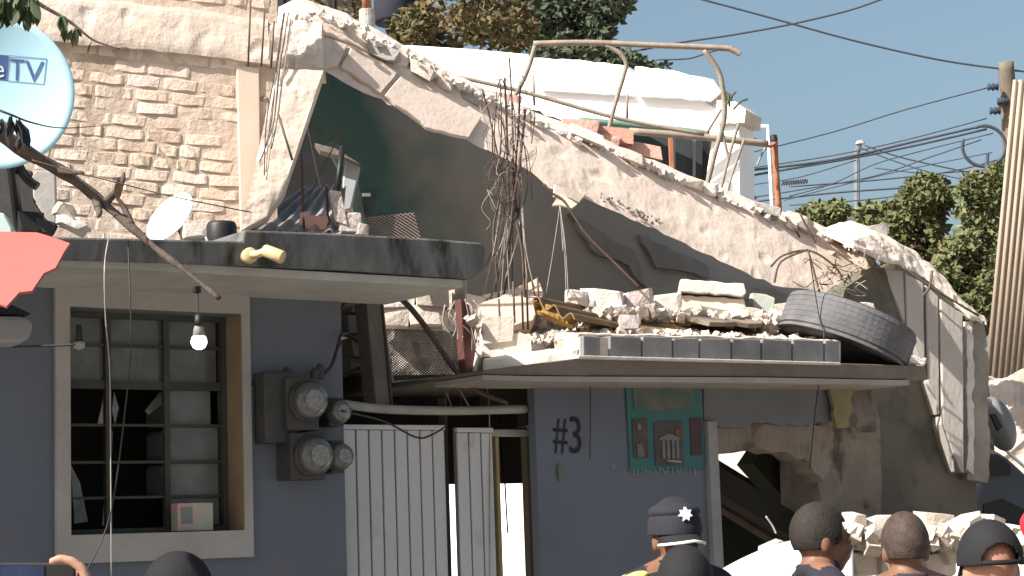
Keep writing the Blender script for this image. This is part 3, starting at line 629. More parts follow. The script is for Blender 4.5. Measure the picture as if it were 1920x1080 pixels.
# ================================================================== LEFT SIDE THINGS
# large dish
DC = P(-6, 174, 6.9); dn = (CAM-DC).normalized(); dn = (dn - RT*.12 + Vector((0,0,.12))).normalized(); rad = 141*6.9/FPX; foc = .42
SD = thing('satellite_dish', DC+Vector((0,0,-rad)), 'large pale blue satellite dish with boxed TV lettering at the left edge', 'satellite dish')
prof = [(rad*k/12, (rad*k/12)**2/(4*foc)) for k in range(1,13)]
mb = MB(); mb.lathe(DC-dn*(rad**2/(4*foc)), dn, [(.002,0)]+prof+[(rad*1.012, rad**2/(4*foc)-.004),(rad*1.012, rad**2/(4*foc)-.012)]+[(r, h-.012) for r, h in prof[::-1]]+[(.002,-.012)], 56)
dish = mb.build('reflector', M_DISH, SD, smooth=True)
def on_dish(px, py, lift=.0016):
    pl = Plane(DC, dn); p = pl.at(px, py)
    for _ in range(4):
        q = p-DC; rr = (q-dn*q.dot(dn)).length; h = rr*rr/(4*foc)-rad**2/(4*foc)+lift; p = pl.at(px, py, h)
    return p
text_on('lettering', 'T', on_dish, ((19,110),(46,112),(45,152),(18,150)), M_NAVY, SD)
text_on('lettering', 'V', on_dish, ((47,113),(83,116),(77,155),(50,153)), M_NAVY, SD)
mb = MB(); cs = [(16,104),(87,110),(82,158),(12,151)]
for i in range(4):
    p, q = cs[i], cs[(i+1) % 4]; mb.tube([on_dish(p[0]+(q[0]-p[0])*t_/4, p[1]+(q[1]-p[1])*t_/4) for t_ in range(5)], .0009, 4, 1)
mb.build('logo_frame', M_NAVY, SD)
MB().add([on_dish(-60+(76-4*j/6)*i/14, 98+6*i/14+(48-1*i/14)*j/6, .0012) for i in range(15) for j in range(7)], [(i*7+j,(i+1)*7+j,(i+1)*7+j+1,i*7+j+1) for i in range(14) for j in range(6)]).build('logo_field', M_NAVY, SD, fix=False)
text_on('lettering', 'Ve', lambda x,y: on_dish(x,y,.0032), ((-44,108),(9,112),(7,146),(-44,143)), mat('dish_white', (.62,.72,.78)), SD)
MB().tube([P(20,300,7.0),P(30,380,7.3),P(40,450,7.4)], .02, 8).build('mast', M_BLACK, SD)
MB().tube([P(-20,200,7.05),P(40,320,7.1),P(70,350,7.1)], .018, 8).build('bracket', M_BLACK, SD)
# small white dish
SC = P(326, 414, 7.6); sn = (CAM-SC).normalized(); sn = (sn - RT*.95 + Vector((0,0,.85))).normalized(); rd = .118
S2 = thing('satellite_dish', P(322,448,7.6), 'small plain white satellite dish at the foot of the brick wall', 'satellite dish')
mb = MB(); pr = [(rd*k/8, (rd*k/8)**2/.5) for k in range(1,9)]
mb.lathe(SC, sn, [(.002,0)]+pr+[(r, h-.006) for r, h in pr[::-1]]+[(.002,-.006)], 36); mb.build('reflector', M_WHITE, S2, smooth=True)
MB().tube([SC-sn*.01, SC-sn*.06-Vector((0,0,.04)), SC-sn*.06-Vector((0,0,.16))], .012, 8).build('mast', M_METER, S2, smooth=True)
# terrace clutter
chunk('masonry_lump', 366, 432, 7.55, 48, 36, .12, 4, 3, M_RUBB, None, .85, -25, 'square brick lump beside the small white dish', 'rubble')
BK2 = thing('black_bucket', P(415,462,7.1), 'black upturned bucket on the edge of the left roof slab', 'bucket')
MB().lathe(P(416,466,7.1), (0,0,1), [(.052,0),(.056,.02),(.056,.085),(.05,.098),(.002,.1)], 20).build('body', M_BLACK, BK2, smooth=True)
MB().tube([P(386,445,7.05),P(395,464,7.02),P(405,471,7.0),P(440,470,7.0)], .005, 6).build('handle', M_WIREL, BK2, smooth=True)
# bullet camera on the fascia
SCM = thing('security_camera', fz(480,490), 'cream bullet security camera fixed to the dark slab edge', 'camera')
cxa = P(508,474,DF(500)-.75); cxd = (P(540,488,DF(540)-.85)-P(490,468,DF(490)-.75)).normalized()
M_CREAM = mat('cream_plastic', (.48,.38,.20), (.40,.31,.16), 6, .4, 0)
MB().lathe(cxa-cxd*.03, cxd, [(.002,-.002),(.018,0),(.022,.006),(.024,.075),(.021,.08),(.002,.074)], 20).build('body', M_CREAM, SCM, smooth=True)
MB().lathe(P(470,478,DF(470)-.66), (-.3,-1,0), [(.002,-.05),(.028,-.05),(.028,-.006),(.022,0),(.002,0)], 20).build('base', M_CREAM, SCM, smooth=True)
MB().tube([P(472,477,DF(470)-.68), P(485,476,DF(485)-.72), cxa-cxd*.02], .014, 8).build('arm', M_CREAM, SCM, smooth=True)
# coral awning with scalloped edge, and its box below
aw = plane3((0,440,5.95),(125,452,5.85),(20,560,5.6))
tag(pane('awning', aw, [(-160,434),(0,434),(70,436),(100,445),(131,456),(120,472),(104,502),(82,512),(60,545),(36,548),(12,574),(-30,560),(-60,600),(-160,600)], .008, M_CORAL), 'coral cloth awning with wavy torn edge at left', 'awning')
cz = thing('awning_box', P(10,640,5.9), 'pale grey rounded housing under the coral awning', 'housing')
pane('housing', yawplane(20,620,6.0,-10), [(-120,590),(40,593),(60,600),(63,612),(56,634),(40,643),(-120,641)], .14, mat('housing_grey', (.24,.235,.235), (.20,.2,.2), 5), cz, bevel=.012)
pane('lid', yawplane(20,580,6.05,-10), [(-120,560),(20,570),(60,588),(40,592),(-120,589)], .16, M_BLACK, cz, bevel=.004)
# clutter under the large dish
CLT = [('clutter_board',[(68,318),(104,322),(106,400),(104,432),(62,370),(60,330)],7.5,mat('grey_board',(.30,.29,.27),(.24,.23,.21),6),'grey-white board leaning under the large dish','board'),
 ('weathered_board',[(-40,300),(60,320),(66,380),(100,432),(95,445),(-40,445)],7.7,mat('dark_clutter',(.05,.045,.045),(.03,.03,.03),6),'dark weathered panel behind the large dish','panel'),
 ('plastic_tub',[(-30,392),(8,400),(22,428),(24,446),(-30,446)],6.9,mat('mint_plastic',(.42,.52,.46),(.36,.46,.41),4,.5,0),'pale mint plastic tub above the coral awning','tub')]
for nm, poly, D, mt, lb, ct in CLT: tag(pane(nm, yawplane(40,400,D,-30), poly, .03 if 'tub' not in nm else .12, mt, bevel=.006), lb, ct)
for i,(x,y,wd,hh,mt) in enumerate(((60,420,44,34,M_BLACK),(85,428,36,28,MATS['dark_clutter']),(120,395,40,26,M_RUBB),(135,420,56,24,M_RUBB))):
    chunk('terrace_lump', x, y, 7.35, wd, hh, .12, 10*i, i, mt, None, .6, -20, ('black bag under the large dish','dark lump beside the grey board','pale lump near the foot of the dead branch','low pale rubble lump at the brick wall foot')[i], 'rubble')
# long dead branch with stubs, hanging leaves
DB = thing('dead_branch', P(180,370,6.2), 'long thick dead branch slanting across the dish and brick wall', 'branch')
bpts = [(-60,215,6.0),(0,250,6.1),(55,288,6.15),(110,318,6.2),(150,345,6.2),(195,382,6.2),(245,425,6.15),(300,472,6.1),(350,510,6.05),(412,560,6.0)]
br_ = MB().tube([P(*p) for p in bpts], lambda t: .022*(1-t)+.006+ .002*math.sin(t*40), 9, 6).build('limb', M_BARK, DB, smooth=True, fix=False)
for a in ([(110,318,6.2),(130,322,6.15),(156,324,6.1)],[(195,382,6.2),(210,368,6.2),(228,345,6.25),(232,325,6.3)],[(245,425,6.15),(235,395,6.2),(222,372,6.2)],[(180,372,6.2),(186,398,6.15),(184,406,6.12)]):
    MB().tube([P(*p) for p in a], lambda t: .012*(1-t)+.005, 7, 4).build('stub', M_BARK, DB, smooth=True, fix=False)
def leafset(name, pts, D, n, ln, seed, material, parent, spread=8):
    rn = random.Random(seed); mb = MB()
    for _ in range(n):
        x, y = rn.choice(pts); c = P(x+rn.uniform(-spread,spread), y+rn.uniform(-spread*.3,spread), D+rn.uniform(-.05,.05))
        d = Vector((rn.uniform(-.5,.5), rn.uniform(-.5,.5), -1)).normalized(); s_ = d.orthogonal(); s_ = (Matrix.Rotation(rn.uniform(0,6.28),3,d)@s_).normalized(); l = ln*rn.uniform(.6,1.2); nn = d.cross(s_)
        mb.add([c, c+d*l*.4+s_*l*.2+nn*l*.05, c+d*l*.75+s_*l*.15, c+d*l, c+d*l*.75-s_*l*.15, c+d*l*.4-s_*l*.2+nn*l*.05], [(0,1,2,3),(0,3,4,5)])
    return mb.build(name, material, parent, fix=False)
TWG = thing('leafy_twig', P(90,20,5.6), 'leafy twig hanging in from the upper left corner', 'twig')
MB().tube([P(20,-30,5.6),P(75,8,5.6),P(130,40,5.6),P(175,75,5.6),P(225,92,5.6)], lambda t: .006*(1-t)+.0015, 6).build('stem', M_BARK, TWG, smooth=True)
leafset('leaves', [(x,y) for x in range(-5,75,10) for y in (-12,0,12)], 5.6, 90, .06, 5, M_LEAFD, TWG)
leafset('leaves', [(88,22),(115,30),(118,40),(135,55),(140,52),(172,70)], 5.6, 12, .055, 9, M_LEAFD, TWG, 3)
MB().ell(P(117,44,5.6), .016, .016, .024).build('fruit', mat('green_fruit',(.06,.13,.05),(.05,.10,.04),8,.4,0), TWG, smooth=True)
TW2 = thing('dry_twig', P(35,230,5.9), 'thin twig with dark withered leaves in front of the large dish', 'twig')
MB().tube([P(-20,200,5.9),P(20,215,5.9),P(60,230,5.95),P(120,240,6.0),P(230,232,6.05)], lambda t: .004*(1-t)+.001, 5).build('stem', M_BARK, TW2, smooth=True)
leafset('leaves', [(20,212),(35,222),(38,235),(42,240),(72,226),(4,222)], 5.9, 16, .085, 12, M_BLACK, TW2, 5)
MB().tube([P(60,300,6.1),P(130,320,6.1),P(230,345,6.1),P(330,370,6.1),P(470,398,6.3)], .0022, 5).build('stem', M_BARK, TW2, smooth=True)
leafset('leaves', [(222,332)], 6.1, 2, .07, 3, MATS['rusty_sheet'], TW2, 2)
# bulb
BLB = thing('light_bulb', P(372,650,6.55), 'lit white LED bulb hanging in front of the barred window', 'light bulb')
BD_ = 6.5
MB().tube([P(371,545,BD_),P(372,590,BD_)], .0025, 6).build('cord', M_WIRE, BLB)
MB().lathe(P(373,610,BD_), (0,0,1), [(.002,0),(.014,0),(.016,.01),(.014,.036),(.002,.038)], 16).build('socket', M_BLACK, BLB, smooth=True)
MB().lathe(P(373,632,BD_), (0,0,1), [(.022,0),(.017,.03),(.013,.04)], 20).build('base', mat('bulb_base',(.22,.22,.2)), BLB, smooth=True)
MB().lathe(P(373,632,BD_), (0,0,-1), [(.0225,-.002),(.027,.012),(.027,.022),(.02,.036),(.01,.042),(.001,.043)], 20).build('globe', mat('lit_globe',(.9,.9,.88),None,4,.4,0,emit=1.6), BLB, smooth=True)
MB().box(P(369,543,BD_), .012,.01,.012).build('hook', M_BLACK, BLB, bevel=.003)
B2 = thing('light_bulb', P(148,650,DF(150)+.3), 'dim second bulb standing in for a reflection in the upper left window pane', 'light bulb')  # models the reflection of the lit bulb in the glass
bq = PF(148,640,.05)
MB().lathe(bq+Vector((0,0,-.002)), (0,0,-1), [(.02,0),(.023,.01),(.018,.024),(.001,.03)], 18).build('globe', mat('reflected_globe',(.30,.31,.27)), B2, smooth=True)
MB().lathe(bq, (0,0,1), [(.015,0),(.012,.03),(.010,.06),(.001,.061)], 14).build('socket', mat('reflected_socket',(.03,.035,.03)), B2, smooth=True)
# goods inside the window
for i,(x0,y0,x1,y1) in enumerate(((322,750,402,798),(322,802,402,862),(322,866,400,932),(322,936,326,990))[:3]):
    a = PF(x0,y0,-.32); b = PF(x1,y1,-.32)
    tag(MB().box(((a.x+b.x)/2,Y0+.45,(a.z+b.z)/2), abs(b.x-a.x)/2,.12,abs(a.z-b.z)/2-.004).build('wrapped_bundle', mat('plastic_wrap',(.36,.36,.36),(.24,.24,.25),9,.3,.6,20), bevel=.02), ('top','middle','bottom')[i]+' grey wrapped bundle stacked behind the right window panes', 'bundle', 'bundles behind the window')
a = PF(331,950,-.03); b = PF(398,990,-.03)
sb = thing('small_carton', Vector(((a.x+b.x)/2,Y0+.06,WZ0)), 'small white and pink carton standing on the window sill', 'carton')
MB().box(((a.x+b.x)/2,Y0+.05,WZ0+.055), abs(b.x-a.x)/2,.03,.052).build('carton', mat('carton_print',(.40,.38,.33),(.30,.32,.25),12,.7,0,c3=(.42,.28,.24),c3s=7,c3t=.55), sb, bevel=.003)
MB().prism([Vector((a.x+.01,Y0+.0185,WZ0+.09)),Vector((a.x+.06,Y0+.0185,WZ0+.095)),Vector((a.x+.06,Y0+.0185,WZ0+.03)),Vector((a.x+.015,Y0+.0185,WZ0+.03))],BK*.001).build('print', mat('carton_grey',(.22,.23,.22)), sb)
# ================================================================== LOOSE WIRES IN FRONT
WR = [([(205,440,6.2),(196,500,6.1),(198,600,6.1),(205,680,6.1),(207,800,6.1),(209,1090,6.1)],.0022,M_WIREL,'pale wire hanging down the left third of the window'),
 ([(240,450,6.2),(244,560,6.1),(246,640,6.1),(240,720,6.1),(208,960,6.1),(160,1075,6.0)],.0025,M_WIRE,'black wire crossing the window bars down to the hand'),
 ([(20,650,6.3),(100,648,6.3),(140,646,6.3)],.004,M_WIRE,'short black cable running left from the window top'),
 ([(450,736,DF(460)-.05),(468,722,DF(470)-.06),(500,712,DF(500)-.06)],.004,M_WIRE,'short black cable between window surround and meters'),
 ([(640,770,7.4),(720,790,7.6),(780,820,7.7),(810,815,7.7),(835,800,7.75)],.004,M_WIRE,'black wire sagging across the gate top'),
 ([(872,560,8.2),(890,640,8.2),(912,720,8.2),(918,800,8.1),(918,1085,8.0)],.0025,M_WIREL,'pale wire hanging down the edge of the gate'),
 ([(1516,470,9.0),(1535,590,9.0),(1545,640,8.9),(1530,760,8.8),(1518,880,8.8)],.0028,M_WIRE,'black wire hanging past the right end of the roof blocks'),
 ([(1106,690,8.2),(1107,760,8.25),(1106,860,8.25)],.0025,M_WIRE,'thin dark wire on the wall right of the house number'),
 ([(935,760,9),(942,830,9),(952,1000,9)],.004,M_WIRE,'dark wire dangling in the gate gap'),
 ([(1020,345,9.0),(1035,362,9.0),(1060,380,9.0),(1100,440,9.0),(1160,500,9.0),(1200,540,9.0)],.006,M_IRON,'bent dark rod hanging off the sloping slab edge')]
for pts, r, mt, lb in WR: tubeo('loose_wire', pts, r, mt, None, lb, 'wire')
tubeo('bent_limb', [(716,548,8.0),(740,552,8.0),(770,578,8.0),(810,630,8.0),(850,690,8.0),(890,730,8.0),(952,756,8.0)], lambda t: .014-.004*t, M_BARK, None, 'dark bent limb arching down from slab corner to the gate rail', 'branch', smooth=6, sides=8)
tubeo('bent_limb', [(640,622,8.2),(670,640,8.2),(700,665,8.2),(735,680,8.2)], .008, M_BARK, None, 'short dark stick left of the leaning post', 'branch')
tubeo('bent_limb', [(642,705,8.2),(670,692,8.2),(705,676,8.2)], .008, M_BARK, None, 'short dark stick low behind the meters', 'branch')
rn = random.Random(21); rt = thing('dry_roots', P(880,740,8.1), 'tangle of pale dry roots hanging under the steel post', 'roots')
for k in range(16):
    x = rn.uniform(820,905); y = rn.uniform(560,720); pts = [(x,y,8.12)]
    for j in range(3): x += rn.uniform(-14,16); y += rn.uniform(14,34); pts.append((x,min(y,775),8.1))
    MB().tube([P(*p) for p in pts], rn.uniform(.0015,.0035), 5, 4).build('root', rn.choice((M_WIREL,M_BARK,M_WIREL)), rt, smooth=True, fix=False)
# ================================================================== HOLE CONTENT
CS = thing('corrugated_sheet', P(545,420,8.4), 'grey corrugated roofing sheet slid into the broken wall opening', 'roofing sheet')
mb = MB(); V = []; F = []; nn = 64
for i in range(nn):
    u = i/(nn-1); h = math.sin(u*math.pi*2*6)*.012
    tl = Vector((570,352)).lerp(Vector((648,348)),u); bl = Vector((455,432)).lerp(Vector((640,436)),u)
    for j in range(2):
        q = tl if j == 0 else bl; V.append(P(q.x,q.y,8.75 if j == 0 else 8.15)+Vector((0,-.3,.7)).normalized()*h)
for i in range(nn-1): F.append((2*i,2*i+1,2*i+3,2*i+2))
o = MB().add(V,F).build('sheet', M_GALV, CS); md = o.modifiers.new('s','SOLIDIFY'); md.thickness = .003
FB = thing('appliance_panel', P(655,390,8.9), 'white metal cabinet tipped inside the dark hole', 'cabinet')
pane('side', yawplane(655,340,8.95,-30), [(648,296),(676,312),(658,392),(636,398)], .15, mat('cabinet_white',(.42,.43,.44),None,4,.5,.05), FB, bevel=.006)
pane('top_edge', yawplane(640,290,8.9,-30), [(590,268),(628,278),(676,308),(650,296),(600,282)], .1, M_PIER, FB)
BRK = [(590,420,50,26,M_FRBR,'red brick fragment at the foot of the dark hole'),(572,415,18,34,M_FRBR,'upright red brick sliver beside the corrugated sheet')]
for i,(x,y,wd,hh,mt,lb) in enumerate(BRK): chunk('brick_fragment', x, y, 8.25, wd, hh, .08, 3, i+6, mt, None, .9, -30, lb, 'brick')
for i,(x,y,wd,hh,lb) in enumerate(((634,392,22,60,'tall speckled mortar shard beside the white cabinet'),(655,420,46,40,'speckled mortar lump right of the red brick fragment'),(678,432,24,22,'small speckled mortar lump beside the mesh scrap'))):
    chunk('mortar_lump', x, y, 8.22, wd, hh, .08, 8*i-8, i+4, mat('speckled_mortar',(.52,.46,.41),(.20,.17,.15),40,.95,1,60), None, .7, -30, lb)
for i,(a,lb) in enumerate((([(522,215,7.95),(548,300,7.9)],'short dark rod leaning on the pale wall stub'),([(565,290,8.3),(570,430,8.2)],'rusty rod upright left of the corrugated sheet'),([(570,210,8.3),(600,350,8.25)],'thin bright rod crossing the dark hole'),([(645,235,8.3),(575,380,8.25),(560,430,8.2)],'thin rod leaning right to left across the hole'),([(642,275,8.5),(632,360,8.4)],'thick dark bar in front of the white cabinet'),([(612,350,8.3),(616,436,8.2)],'rusty strip above the red brick fragment'))):
    tubeo('metal_rod', a, (.005,.006,.003,.003,.014,.006)[i], (M_IRON,M_IRON,M_WIREL,M_IRON,M_BLACK,M_RED)[i], None, lb, 'rod')
tag(pane('paper_tag', TW, [(680,362),(695,362),(695,368),(680,368)], .004, M_WHITE, off=.02), 'small white tag stuck on the shaded teal wall', 'tag')
for i in range(7):
    rn = random.Random(i+90); x = 525+rn.uniform(-10,10)
    tubeo('hanging_wire', [(x+15,20+rn.uniform(0,30),8.0),(x,120+rn.uniform(-10,20),7.98),(x-12+rn.uniform(-8,8),230,7.98),(x-30+rn.uniform(-10,10),rn.uniform(270,340),7.98)], .0025, rn.choice((M_WIREL,M_IRON)), None, ('first','second','third','fourth','fifth','sixth','seventh')[i]+' of the thin wires hanging beside the brick corner column', 'wire', 'wires in the crack by the column')
for i,(x,a,b) in enumerate(((465,0,125),(490,40,125),(508,60,128))):
    tubeo('stirrup_rod', [(x+6,a-20,8.1),(x,b,8.1)], .004, M_IRON, None, ('leftmost','middle','rightmost')[i]+' of three thin rods standing before the beam end above the column', 'rod')
# ================================================================== REBAR CLUSTER
RB = thing('rebar_cluster', P(950,600,8.7), 'tangled cluster of bent rebar standing before the sloping slab', 'rebar')
rn = random.Random(31); RD = 8.55
for a in ([(955,108),(960,200),(962,330),(960,460),(962,610)],[(946,145),(950,230),(952,330),(958,420)],[(904,168),(918,220),(935,300),(950,380),(955,440)],[(975,160),(972,240),(965,330),(955,440),(920,560)],[(985,205),(975,300),(960,400),(950,520),(935,610)],
          [(962,300),(966,400),(980,480),(985,610)],[(958,330),(975,420),(1000,540),(1010,605)],[(940,360),(925,430),(930,500),(940,600)]):
    MB().tube([P(x,y,RD+rn.uniform(-.05,.05)) for x,y in a], rn.uniform(.004,.006), 6, 6).build('rod', M_IRON, RB, smooth=True, fix=False)
for k in range(17):
    cx, cy = rn.uniform(930,985), rn.uniform(210,380); rx, ry = rn.uniform(4,36), rn.uniform(15,110); ph = rn.uniform(0,6.28); arc = rn.uniform(2,5); pts = []
    for j in range(8):
        t_ = ph+arc*j/7; pts.append(P(cx+rx*math.cos(t_)+rn.uniform(-2,2), cy+ry*math.sin(t_), RD+rn.uniform(-.06,.06)))
    MB().tube(pts, rn.uniform(.0015,.003), 5, 4).build('stirrup', M_IRON, RB, smooth=True, fix=False)
for k in range(14):
    x = rn.uniform(940,985); x2 = x+rn.uniform(-60,25)
    MB().tube([P(x,rn.uniform(300,400),RD),P((x+x2)/2+rn.uniform(-8,8),450,RD-.03),P(x2,rn.uniform(500,590),RD-.02)], rn.uniform(.0014,.003), 5, 4).build('tie_wire', rn.choice((M_IRON,M_WIREL)), RB, smooth=True, fix=False)
W3 = thing('hanging_plaster', P(1060,385,9.0), 'plaster scrap dangling from pale wires below the sloping slab', 'plaster scrap')
pane('scrap', yawplane(1055,380,9.0,-36), [(1035,385),(1050,362),(1082,382),(1072,390),(1050,384)], .04, M_PLAS, W3)
for x, y in ((1024,550),(1056,470),(1062,565),(1066,560)): MB().tube([P(1050,385,9.0),P((1050+x)/2+2,460,8.98),P(x,y,8.95)], .002, 5, 4).build('wire', M_WIREL, W3, smooth=True)
rn = random.Random(71)
ex = thing('thin_rebar_tangle', P(950,430,8.5), 'fine wire tangle caught round the standing rebar cluster', 'wires')
for k in range(16):
    x, y = rn.uniform(915,985), rn.uniform(180,360); pts = [P(x,y,8.5)]
    for j in range(5): x += rn.uniform(-26,26); y += rn.uniform(-20,44); pts.append(P(min(max(x,900),1005),y,8.5+rn.uniform(-.05,.05)))
    MB().tube(pts, .0013, 5, 5).build('wire', rn.choice((M_IRON,M_IRON,M_WIREL)), ex, smooth=True, fix=False)
# ================================================================== ROOF RUBBLE (right house)
RR = [ # px,py,w,h,rot,boxy,mat,label
 (893,574,36,40,8,.6,M_RUBB,'small chalky lump left of the upright rods'),(930,562,60,30,-10,.7,M_RUBB,'flat chalky lump behind the block stack at roof corner'),
 (932,618,56,50,2,.92,M_RUBB,'square pale block, upper of the stack at roof corner'),(948,652,92,44,3,.92,M_RUBB,'long pale block, lower of the stack at roof corner'),
 (1062,642,46,34,0,.75,M_RUBB,'broken pale block at the left end of the roof block row'),(1128,566,74,44,6,.7,M_RUBB,'white broken block right of the ochre gutter'),
 (1195,568,64,48,-6,.6,mat('pink_rubble',(.56,.46,.43),(.40,.33,.31),20,.95,1,60),'pinkish crumbled block in the middle of the roof'),(1248,574,54,44,3,.75,M_RUBB,'cream block left of the big two-course block'),
 (1430,575,50,40,14,.5,mat('green_grey_plaster',(.40,.43,.38),(.33,.35,.31),6),'pale greenish crumpled lump beside the big two-course block'),(1450,598,46,30,-8,.55,M_RUBB,'low crumbled lump left of the tilted car tyre'),
 (1618,580,44,24,6,.6,M_RUBB,'white lump resting on the tilted car tyre'),(1180,606,40,26,4,.6,M_RUBG,'small grey lump above the roof block row'),(1100,580,30,40,0,.8,M_RUBG,'small grey upright fragment behind the ochre gutter'),
 (1718,676,34,14,14,.5,M_RUBB,'small white flake at the right end of the low roof')]
for i,(x,y,wd,hh,rot,bx,mt,lb) in enumerate(RR): chunk('rubble_block', x, y, DF(x)+(.55 if y < 600 else .0)-(.5 if i == 10 else 0), wd, hh, None, rot, i+1, mt, None, bx, -34, lb)
bb = thing('masonry_chunk', P(1333,590,DF(1333)+.6), 'big pale two-course masonry block on the low roof', 'masonry')
bbp = yawplane(1333,556,DF(1333)+.6,-38)
pane('block', bbp, jag([(1275,523),(1396,532),(1400,550),(1392,556),(1280,546),(1270,552)],1.5,12,2), .2, M_RUBB, bb, off=.03, bevel=.006)
pane('block', bbp, jag([(1270,553),(1395,560),(1402,600),(1268,602)],1.5,12,3), .2, M_PLAS, bb, bevel=.006)
sl = plane3((890,570,DF(900)+.35),(1010,525,DF(1000)+.5),(990,600,DF(980)+.2))
tag(pane('tilted_slab', sl, jag([(895,572),(960,545),(1006,520),(1020,548),(1000,600),(960,612),(910,604)],2,14,4), .08, mat('peach_plaster',(.56,.43,.34),(.50,.38,.29),4), bevel=.006), 'tilted peach plaster slab behind the upright rods', 'slab')
for i,(x,a,b) in enumerate(((935,560,612),(962,528,606),(978,535,618),(987,520,618),(1008,520,608))): tubeo('upright_rod', [(x,a,DF(x)+.12),(x+3,b,DF(x)+.12)], .005, M_IRON, None, ('first','second','third','fourth','fifth')[i]+' from left of the upright rods at the roof corner', 'rod')
OG = thing('ochre_gutter', P(1090,610,DF(1090)+.2), 'ochre corrugated gutter sheet lying across the roof rubble', 'gutter')
mb = MB(); V = []; F = []
for i in range(30):
    u = i/29; a = Vector((1000,560)).lerp(Vector((1078,598)),u); b = Vector((1100,580)).lerp(Vector((1196,622)),u)
    off_ = Vector((0,-.2,.9))*math.sin(u*math.pi*5)*.02
    V += [P(a.x,a.y,DF(1040)+.05-.12*u)+off_, P(b.x,b.y,DF(1150)+.4-.1*u)+off_]
for i in range(29): F.append((2*i,2*i+1,2*i+3,2*i+2))
o = MB().add(V,F).build('sheet', M_BROWN, OG); o.modifiers.new('s','SOLIDIFY').thickness = .006
slabgrid('crumpled_end', yawplane(1030,605,DF(1030)+.02,-30), [(1000,560),(1040,572),(1078,596)], [(1006,585),(1036,600),(1074,616)], 16, 6, .03, .01, M_YELL, OG, 4, 12)
BED = thing('rubble_bed', P(1180,640,DF(1180)), 'bed of crushed concrete spread along the low roof behind the blocks', 'rubble')
slabgrid('crushed_layer', plane3((900,640,DF(900)+.15),(1470,640,DF(1470)+.15),(1180,575,DF(1180)+.75)), [(885,580),(960,588),(1060,582),(1200,572),(1300,580),(1480,596)], [(900,660),(1000,650),(1085,634),(1300,638),(1460,642),(1490,644)], 140, 16, .03, .1, M_RUBB, BED, 83, 12)
for i,(poly,mt,lb) in enumerate((([(1195,592),(1300,590),(1425,608),(1428,636),(1300,628),(1205,622)],M_BROWN,'rusty folded sheet lying behind the roof blocks'),([(1290,578),(1360,566),(1430,590),(1428,606),(1330,604),(1284,592)],mat('dull_brown_sheet',(.20,.16,.125),(.16,.13,.10),4),'dull brown sheet leaning under the big two-course block'),([(1430,618),(1520,632),(1520,646),(1430,640)],M_YELL,'short ochre plank left of the tilted car tyre'))):
    tag(pane('scrap_sheet', plane3((poly[0][0],poly[0][1],DF(poly[0][0])+.5),(poly[2][0],poly[2][1],DF(poly[2][0])+.45),(*(poly[-2] if len(poly) > 4 else poly[-1]),DF(poly[-2][0])+.05)), jag(poly,1.5,20,i), .02, mt), lb, 'sheet')
TY = thing('car_tyre', P(1640,690,DF(1600)), 'dusty dark car tyre lying tilted at the right end of the low roof', 'tyre')
ta = (RT*.36+UPV*.92+FWD*.16).normalized(); tc = P(1588,624,DF(1590)-.08); TR = .322
M_TYRE = mat('dusty_tyre_rubber',(.11,.11,.115),(.08,.08,.085),6,.9,.5,60,c3=(.12,.118,.115),c3s=4,c3t=.57); M_SIDEW = mat('tyre_sidewall',(.022,.022,.024),(.035,.035,.036),8,.7,.2)
MB().lathe(tc, ta, [(TR*.62,-.085),(TR*.66,-.1),(TR*.9,-.098),(TR*.965,-.085),(TR,-.068),(TR,.068),(TR*.965,.085),(TR*.9,.098),(TR*.66,.1),(TR*.62,.085)], 56).build('carcass', M_SIDEW, TY, smooth=True)
for h in (-.052,-.026,0,.026,.052): MB().lathe(tc, ta, [(TR-.004,h-.0126),(TR+.0015,h-.0124),(TR+.0015,h+.0124),(TR-.004,h+.0126)], 56).build('tread_rib', M_TYRE, TY)
for sg_ in (-1,1): MB().lathe(tc+ta*sg_*.0765, ta, [(TR*.95,-.012),(TR+.004,-.012),(TR-.006,.012),(TR*.95,.012)][::1], 56).build('shoulder', M_TYRE, TY)
debris('roof_debris', [(885,600),(1000,640),(1085,628),(1300,632),(1460,640),(1570,640)], lambda t: DF(900+t*650)+.1, 420, .008, .05, 10, 5, M_RUBB, 'small pale debris scattered along the low roof edge')
debris('roof_debris', [(1020,600),(1200,590),(1400,600),(1470,600)], lambda t: DF(1050+t*420)+.35, 260, .01, .06, 16, 6, M_RUBB, 'small pale debris among the blocks in the middle of low roof')
EXTRA = [(1080,560,46,30,10,'small pale lump behind the ochre gutter'),(1155,590,50,30,-8,'pale lump right of the ochre gutter end'),(1228,602,60,22,4,'flat pale lump in the middle of the roof bed'),(1290,596,40,24,-12,'small pale lump under the big two-course block'),(1410,592,46,26,8,'pale lump right of the big two-course block'),(1360,610,60,18,2,'flat pale shard on the rusty sheet'),(1000,612,50,36,-6,'pale lump below the upright rods'),(1040,612,40,26,12,'pale lump under the ochre gutter'),(870,590,40,40,5,'pale lump beside the top of the steel post'),(1475,585,40,30,-10,'pale lump against the left of the car tyre')]
for i,(x,y,wd,hh,rot,lb) in enumerate(EXTRA): chunk('rubble_lump', x, y, DF(x)+.42, wd, hh, None, rot, i+5, M_RUBB, None, .6, -30, lb)
